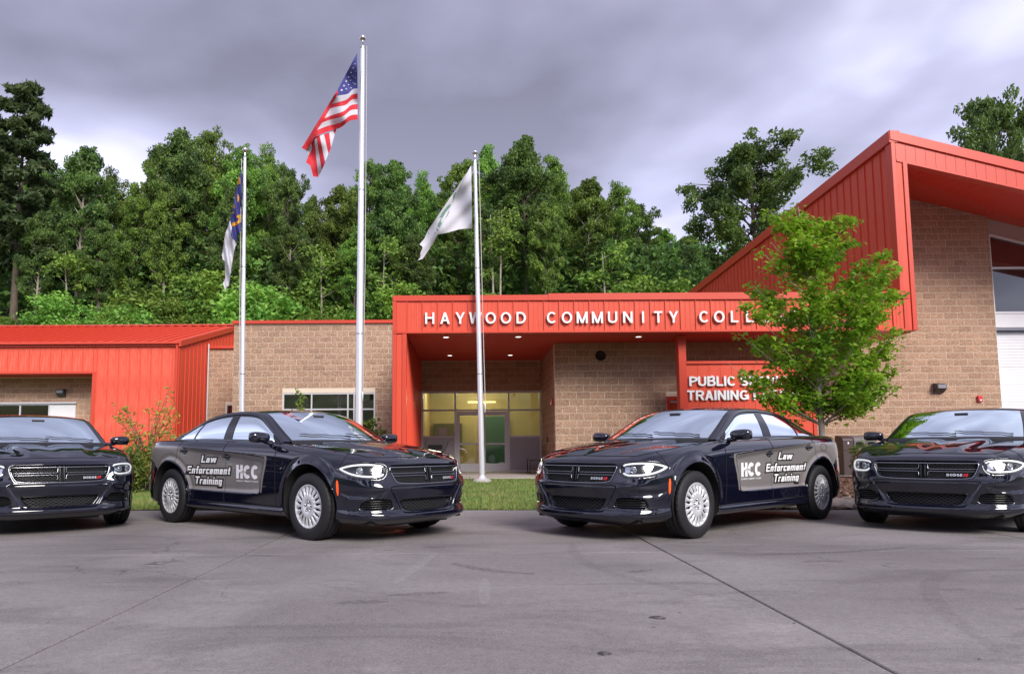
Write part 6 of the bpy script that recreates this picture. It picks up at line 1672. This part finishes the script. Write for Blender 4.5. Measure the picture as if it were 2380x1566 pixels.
    # ---- mirrors
    for sg in (1, -1):
        n_, m_ = 24, 14; mb = MB(); P = np.zeros((n_, m_, 3))
        for i in range(n_):
            th = 2 * PI * i / n_
            for j in range(m_):
                ph = -PI / 2 + PI * j / (m_ - 1)
                cx = math.copysign(abs(math.cos(th)) ** .55, math.cos(th)); cz = math.copysign(abs(math.sin(th)) ** .7, math.sin(th)); cp = max(0.0, math.cos(ph)) ** .6
                sy = math.copysign(abs(math.sin(ph)) ** .7, math.sin(ph))
                P[i, j] = (.70 + .085 * cx * cp * (1.0 if cx > 0 else .55), sg * (1.015 + .125 * sy), 1.115 + (.062 + .008 * sy) * cz * cp)
        mb.grid(P, True, sg < 0, True); mi = mb.build('wing_mirror', PAINT, root)
        MB().tube([(.70, sg * .84, 1.055), (.70, sg * .92, 1.062), (.70, sg * .97, 1.075)], [.030, .024, .02], 8).build('mirror_arm', PAINT, mi)
        MB().add([(.652, sg * .92, 1.072), (.652, sg * 1.11, 1.072), (.652, sg * 1.115, 1.162), (.652, sg * .915, 1.158)], [(0, 1, 2, 3)]).build('mirror_glass', mat('mirror_glass', (.8, .82, .85), rough=.03, metal=1.0), mi)
    # ---- wipers and cowl
    g = WS[0].copy(); gl = [(p[0] + .02, p[1], p[2] + .004) for p in g[::-1]]; gr_ = [(p[0] + .02, -p[1], p[2] + .004) for p in g[1:]]
    cw = MB(); cp = np.array(gl + gr_); cp2 = cp.copy(); cp2[:, 0] -= .05; cp2[:, 2] += .012; cp3 = cp.copy(); cp3[:, 0] += .03; cp3[:, 2] -= .03
    cw.grid(np.stack([cp3, cp, cp2], 1), True); cw.build('cowl_panel', PLASTIC, root)
    for (ys, ye) in ((.62, .02), (.05, -.58)):
        pts = []
        for t in np.linspace(0, 1, 12):
            y = ys + (ye - ys) * t; kx_ = int(round(4 + 3 * t)); r_ = WS[kx_]; yy = r_[:, 1]
            x_ = np.interp(abs(y), yy, r_[:, 0]); z_ = np.interp(abs(y), yy, r_[:, 2]); pts.append((x_ + .008, y, z_ + .012))
        MB().tube(pts, [.009] + [.006] * 10 + [.004], 5).build('wiper', PLASTIC, root)
    # ---- underbody, wells
    ub = MB(); ub.box((-2.35, -.70, .19), (2.28, .70, .34)); ub.box((-1.0, -.86, .235), (1.02, .86, .33)); ub.build('underbody', UNDER, root)
    MB().box((2.05, -.45, .165), (2.30, .45, .20)).build('air_dam', UNDER, root)
    for sg in (1, -1): MB().tube([(-2.3, sg * .55, .30), (-2.56, sg * .55, .31)], .045, 10).build('exhaust_tip', CHROME, root)
    for (cx, cz, r) in ARCHES:
        for sg in (1, -1):
            th = np.linspace(-.38, PI + .38, 40); yv = np.array([.945, .90, .72, .50])
            P = np.zeros((40, 4, 3)); P[..., 0] = cx + (r + .004) * np.cos(th)[:, None]; P[..., 2] = np.maximum(cz + (r + .004) * np.sin(th), .2)[:, None]
            sk = surf(s_of_x(P[:, 0, 0]), np.clip(P[:, 0, 2], .23, 1.0), -.004)[:, 1]
            P[..., 1] = np.stack([sk, sk - .04, np.full(40, .72), np.full(40, .48)], 1) * sg
            mb = MB(); mb.grid(P, True, sg < 0)
            mb.add([(cx, sg * .48, cz)] + [tuple(P[i, 3]) for i in range(40)], [(0, i, i + 1) for i in range(1, 40)])
            mb.build('wheel_well', UNDER, root)
    # ---- interior
    ib = MB(); ib.box((-1.6, -.78, .34), (1.05, .78, .40)); ib.box((-1.9, -.70, .40), (-1.45, .70, 1.09)); ib.build('cabin_floor', INTM, root)
    dd = MB(); dpts = [(1.10,.62),(1.10,.99),(.86,1.035),(.60,1.04),(.46,1.0),(.44,.86),(.58,.62)]
    dd.prism([(p[0], p[1]) for p in dpts], 1, -.74, .74); dd.build('dashboard', INTM, root)
    for sg in (1, -1):
        for (sx0, kind) in ((-.05, 0), (-1.02, 1)):
            prof = [(.0,.42),(.52,.46),(.54,.58),(.10,.56),(.02,.62),(-.16,1.08),(-.26,1.08),(-.14,.5)]
            mb = MB(); mb.prism([(sx0 + p[0], p[1]) for p in prof], 1, sg * .38 - .25, sg * .38 + .25)
            me = bevel_mesh(mb.mesh('seat'), .045, 3)
            st = link('seat', me, SEATM, root)
            mb = MB(); mb.prism([(sx0 + p[0], p[1]) for p in [(-.17,1.10),(-.15,1.27),(-.22,1.29),(-.27,1.13)]], 1, sg * .38 - .13, sg * .38 + .13)
            link('headrest', bevel_mesh(mb.mesh('headrest'), .03, 3), SEATM, st)
    sw = MB(); th = np.linspace(0, 2 * PI, 33); sw.tube([(.42 - .055 * math.sin(t), .38 + .18 * math.cos(t), .94 + .17 * math.sin(t)) for t in th], .014, 8, False); sw.build('steering_wheel', INTM, root)
    rv = MB(); rv.box((.40, -.13, 1.325), (.43, .13, 1.385)); link('rear_view_mirror', bevel_mesh(rv.mesh('rear_view_mirror'), .012, 2), PLASTIC, root)
    pp = WS[-9:-4, :4].mean(0); MB().box((.40, -.075, 1.395), (.50, .075, 1.41)).build('sensor_housing', mat('sensor_grey', (.10, .10, .13), rough=.5), root)
    # ---- livery film and lettering on both flanks
    LIV = [(.66,.875),(.645,.884),(.27,.917),(-.4,.964),(-1.0,1.008),(-1.5,1.030),(-2.0,1.035),(-2.26,1.02),(-2.30,.96),(-2.25,.88),(-2.0,.80)]
    th = np.linspace(math.atan2(.80 - .372, -2.0 + 1.526), math.atan2(.47 - .372, -1.07 + 1.526) , 24)
    LIV += [(-1.526 + .475 * math.cos(t), .372 + .475 * math.sin(t)) for t in th]
    LIV += [(-1.045,.468),(.53,.462),(.555,.475),(.60,.66),(.668,.85)]
    BAND = [(.735,.878),(.72,.90),(.645,.905),(.27,.935),(.26,.930),(.64,.898),(.675,.890),(.682,.868),(.612,.66),(.575,.478),(.59,.470),(.605,.478),(.655,.66)]
    ts = MB()
    for sg in (1, -1):
        k3 = np.array([1, sg, 1])
        def fn(off): return lambda u, w: surf(s_of_x(u), w, off) * k3
        lv = link('livery_film', fill_poly(LIV, .0125, 'livery_film', fn(.0020), sg < 0), DECAL, root)
        link('livery_band', fill_poly(BAND, .008, 'livery_band', fn(.0022), sg < 0), DECAL, lv)
        def place(txt, x0, x1, z0, z1, shear=.2, w=.20):
            """bold slanted lettering with a dark outline, laid on the door skin"""
            _, W_ = glyph_polys(txt, w, .10, .3); tot = W_ + shear
            for wide, m_, off_, nm_ in ((w, DWHITE, .0062, 'lettering'), (w + .30, DBLACK, .0044, 'lettering_outline')):
                polys, W2 = glyph_polys(txt, w, .10, .3); bt = MB()
                for n_, q_ in polys:
                    q_ = np.array(q_); c_ = q_.mean(0); ar = sum(q_[i][0] * q_[(i+1) % 4][1] - q_[(i+1) % 4][0] * q_[i][1] for i in range(4))
                    if ar < 0: q_ = q_[::-1]
                    if wide > w:
                        e1 = q_[1] - q_[0]; e2 = q_[3] - q_[0]; u1 = e1 / np.linalg.norm(e1); u2 = e2 / np.linalg.norm(e2); g_ = (wide - w) / 2
                        q_ = np.array([q_[0] - u1 * g_ - u2 * g_, q_[1] + u1 * g_ - u2 * g_, q_[2] + u1 * g_ + u2 * g_, q_[3] - u1 * g_ + u2 * g_])
                    for t_ in range(4):
                        ta, tb = t_ / 4, (t_ + 1) / 4; A_, B_, C_, D_ = q_
                        pc = np.array([A_ + (D_ - A_) * ta, B_ + (C_ - B_) * ta, B_ + (C_ - B_) * tb, A_ + (D_ - A_) * tb]) if np.linalg.norm(D_ - A_) > np.linalg.norm(B_ - A_) else np.array([A_ + (B_ - A_) * ta, A_ + (B_ - A_) * tb, D_ + (C_ - D_) * tb, D_ + (C_ - D_) * ta])
                        xx = x0 + (pc[:, 0] + shear * pc[:, 1]) * (x1 - x0) / tot; xx = xx if sg < 0 else x0 + x1 - xx
                        bt.add(surf(s_of_x(xx), z0 + pc[:, 1] * (z1 - z0), off_ + .00025 * n_) * k3, [(0, 1, 2, 3)])
                bt.build(nm_, m_, lv)
        place('Law', -.79, -.41, .812, .905)
        place('Enforcement', -1.125, -.10, .668, .768)
        place('Training', -.95, -.29, .535, .635)
        for txt_, xa, xb, za, zb, w_, g_, sp_ in (('HCC', .015, .50, .625, .79, .27, .05, .3), ('HAYWOOD COMMUNITY COLLEGE', .02, .50, .588, .607, .17, .15, .5)):
            _, W_ = glyph_polys(txt_, w_, g_, sp_)
            runs = [(txt_, 0.0)] if txt_ != 'HCC' else []
            if txt_ == 'HCC':
                xo = 0.0
                for ch in txt_: runs.append((ch, xo)); xo += glyph(ch, w_)[1] + g_
            for run, xo in runs:
              polys, _w = glyph_polys(run, w_, g_, sp_); bt = MB()
              for n_, q_ in polys:
                q_ = [(u_ + xo, v_) for u_, v_ in q_]
                ar = sum(q_[i][0] * q_[(i+1) % 4][1] - q_[(i+1) % 4][0] * q_[i][1] for i in range(4)); q_ = np.array(q_ if ar > 0 else q_[::-1])
                nd = 6 if txt_ == 'HCC' else 1
                for t_ in range(nd):      # cut into short pieces so they lie on the curved door
                    ta, tb = t_ / nd, (t_ + 1) / nd
                    A_, B_, C_, D_ = q_; pc = np.array([A_ + (D_ - A_) * ta, B_ + (C_ - B_) * ta, B_ + (C_ - B_) * tb, A_ + (D_ - A_) * tb]) if abs(D_[1] - A_[1]) > abs(B_[1] - A_[1]) else np.array([A_ + (B_ - A_) * ta, A_ + (B_ - A_) * tb, D_ + (C_ - D_) * tb, D_ + (C_ - D_) * ta])
                    xx = xa + pc[:, 0] * (xb - xa) / W_; xx = xx if sg < 0 else xa + xb - xx
                    bt.add(surf(s_of_x(xx), za + pc[:, 1] * (zb - za), .0058 + .0004 * n_) * k3, [(0, 1, 2, 3)])
              bt.build('letter' if txt_ == 'HCC' else 'lettering', DWHITE, lv)
        # the small running-animal swoosh across the emblem
        swp = [(.07,.70),(.13,.712),(.18,.722),(.215,.712),(.25,.70),(.23,.688),(.205,.70),(.175,.705),(.14,.692),(.10,.69)]
        if sg > 0: swp = [(.515 - p[0], p[1]) for p in swp]
        link('emblem_swoosh', fill_poly(round_poly(swp, 1), .008, 'emblem_swoosh', fn(.0072), sg < 0), DECAL, lv)
        link('emblem_swoosh_fill', fill_poly(offset_poly(round_poly(swp, 1), -.006), .008, 'emblem_swoosh_fill', fn(.0082), sg < 0), DWHITE, lv)
    # ---- wheels
    tp = []
    for (w, r) in [(-.105,.232),(-.118,.245),(-.124,.275),(-.122,.310),(-.112,.338),(-.104,.350),(-.098,.3585),(-.060,.3625),(-.0575,.3545),(-.0495,.3545),(-.047,.363),(-.013,.3635),(-.011,.3555),(-.003,.3555),(-.001,.3635)]:
        tp.append((r, w))
    tp = tp + [(r, -w) for (r, w) in tp[::-1]]
    nt_ = 144; P = np.zeros((nt_, len(tp), 3))
    for i in range(nt_):
        th = 2 * PI * i / nt_
        for j, (r, w) in enumerate(tp):
            rr = r - (.0045 if (r > .352 and (abs(w) > .05) and (i % 4 == 0)) else 0)
            P[i, j] = (rr * math.cos(th), w, rr * math.sin(th))
    tyre_me = MB().grid(P, True, False, True).mesh('tyre')
    # hubcap: polar grid with 18 oval slots
    nA, nR = 18 * 10, 26
    rs = np.r_[np.linspace(.001, .085, 7), np.linspace(.095, .238, nR - 7)]
    P = np.zeros((nA, nR, 3)); hole = np.zeros((nA, nR), bool)
    for i in range(nA):
        th = 2 * PI * i / nA; ph = ((i % 10) / 10 - .5) * 2 * PI / 18
        for j, r in enumerate(rs):
            hgt = .018 + .012 * sstep(.24, .10, r) - .014 * sstep(.075, .05, r) + .010 * math.exp(-((r - .228) / .008) ** 2)
            du = ph * r; sl = max(abs(du) / .0125, abs(r - .170) / .044)
            e_ = (abs(du) / .0125) ** 2 + (abs(r - .170) / .046) ** 4
            hgt -= .012 * sstep(1.9, .9, e_)
            hole[i, j] = e_ < .95
            P[i, j] = (r * math.cos(th), hgt, r * math.sin(th))
    idx = np.arange(nA * nR).reshape(nA, nR); fs_ = []
    for i in range(nA):
        i2 = (i + 1) % nA
        for j in range(nR - 1):
            if not (hole[i, j] and hole[i2, j] and hole[i, j+1] and hole[i2, j+1]):
                fs_.append((idx[i, j], idx[i, j+1], idx[i2, j+1], idx[i2, j]))
    hub_me = MB().add(P.reshape(-1, 3), fs_, True).mesh('hubcap')
    for p_ in hub_me.polygons: p_.use_smooth = True
    rim_me = MB().lathe([(.238, .012), (.238, -.06), (.20, -.065), (.06, -.05), (.001, -.05)], 48, 'Y').mesh('rim')
    nut_me = MB().lathe([(.0001, .012), (.008, .012), (.0105, .004), (.0105, -.004)], 10, 'Y').mesh('wheel_nut')
    cup_me = MB().lathe([(.0001, .0), (.0165, .0), (.0165, -.004)], 12, 'Y').mesh('nut_recess')
    cap_me = MB().lathe([(.0001, .010), (.016, .009), (.024, .004), (.026, -.01)], 20, 'Y').mesh('centre_cap')
    for wx in (1.526, -1.526):
        for sg in (1, -1):
            wh = empty('wheel', (wx, sg * .815, .3615), 0 if sg > 0 else PI, root)
            link('tyre', tyre_me, RUBBER, wh)
            link('rim', rim_me, DARKHOLE, wh, (0, .055, 0))
            link('hubcap', hub_me, HUBSILV, wh, (0, .085, 0))
            link('centre_cap', cap_me, HUBSILV, wh, (0, .102, 0))
            for k in range(5):
                t = 2 * PI * k / 5 + PI / 2
                lc = (.052 * math.cos(t), .0985, .052 * math.sin(t))
                link('nut_recess', cup_me, DARKHOLE, wh, (lc[0], .1055, lc[2]))
                link('wheel_nut', nut_me, CHROME, wh, (lc[0], .1045, lc[2]))
    return root

car_proto = build_car()
GRP_CARS = 'black training patrol sedans parked in front of the college'
CAR_SPOTS = [
    ((-2.296, 9.602), -.714, 'black patrol sedan, grey-lettered passenger flank showing, parked left of the entrance doors'),
    ((3.002, 9.577), -2.429, 'black patrol sedan, grey-lettered driver flank showing, parked before the red sign wall'),
    ((-6.348, 10.525), -.895, 'black patrol sedan seen head-on at the left edge, in front of the red metal wing'),
    ((6.923, 10.003), -2.372, 'black patrol sedan seen head-on at the right edge, in front of the garage door'),
]
for i, ((cx_, cy_), yw, lab) in enumerate(CAR_SPOTS):
    o = car_proto if i == 0 else copy_tree(car_proto)
    o.location = (cx_, cy_, 0.0); o.rotation_euler = (0, 0, yw)
    tag(o, lab, 'car', GRP_CARS)
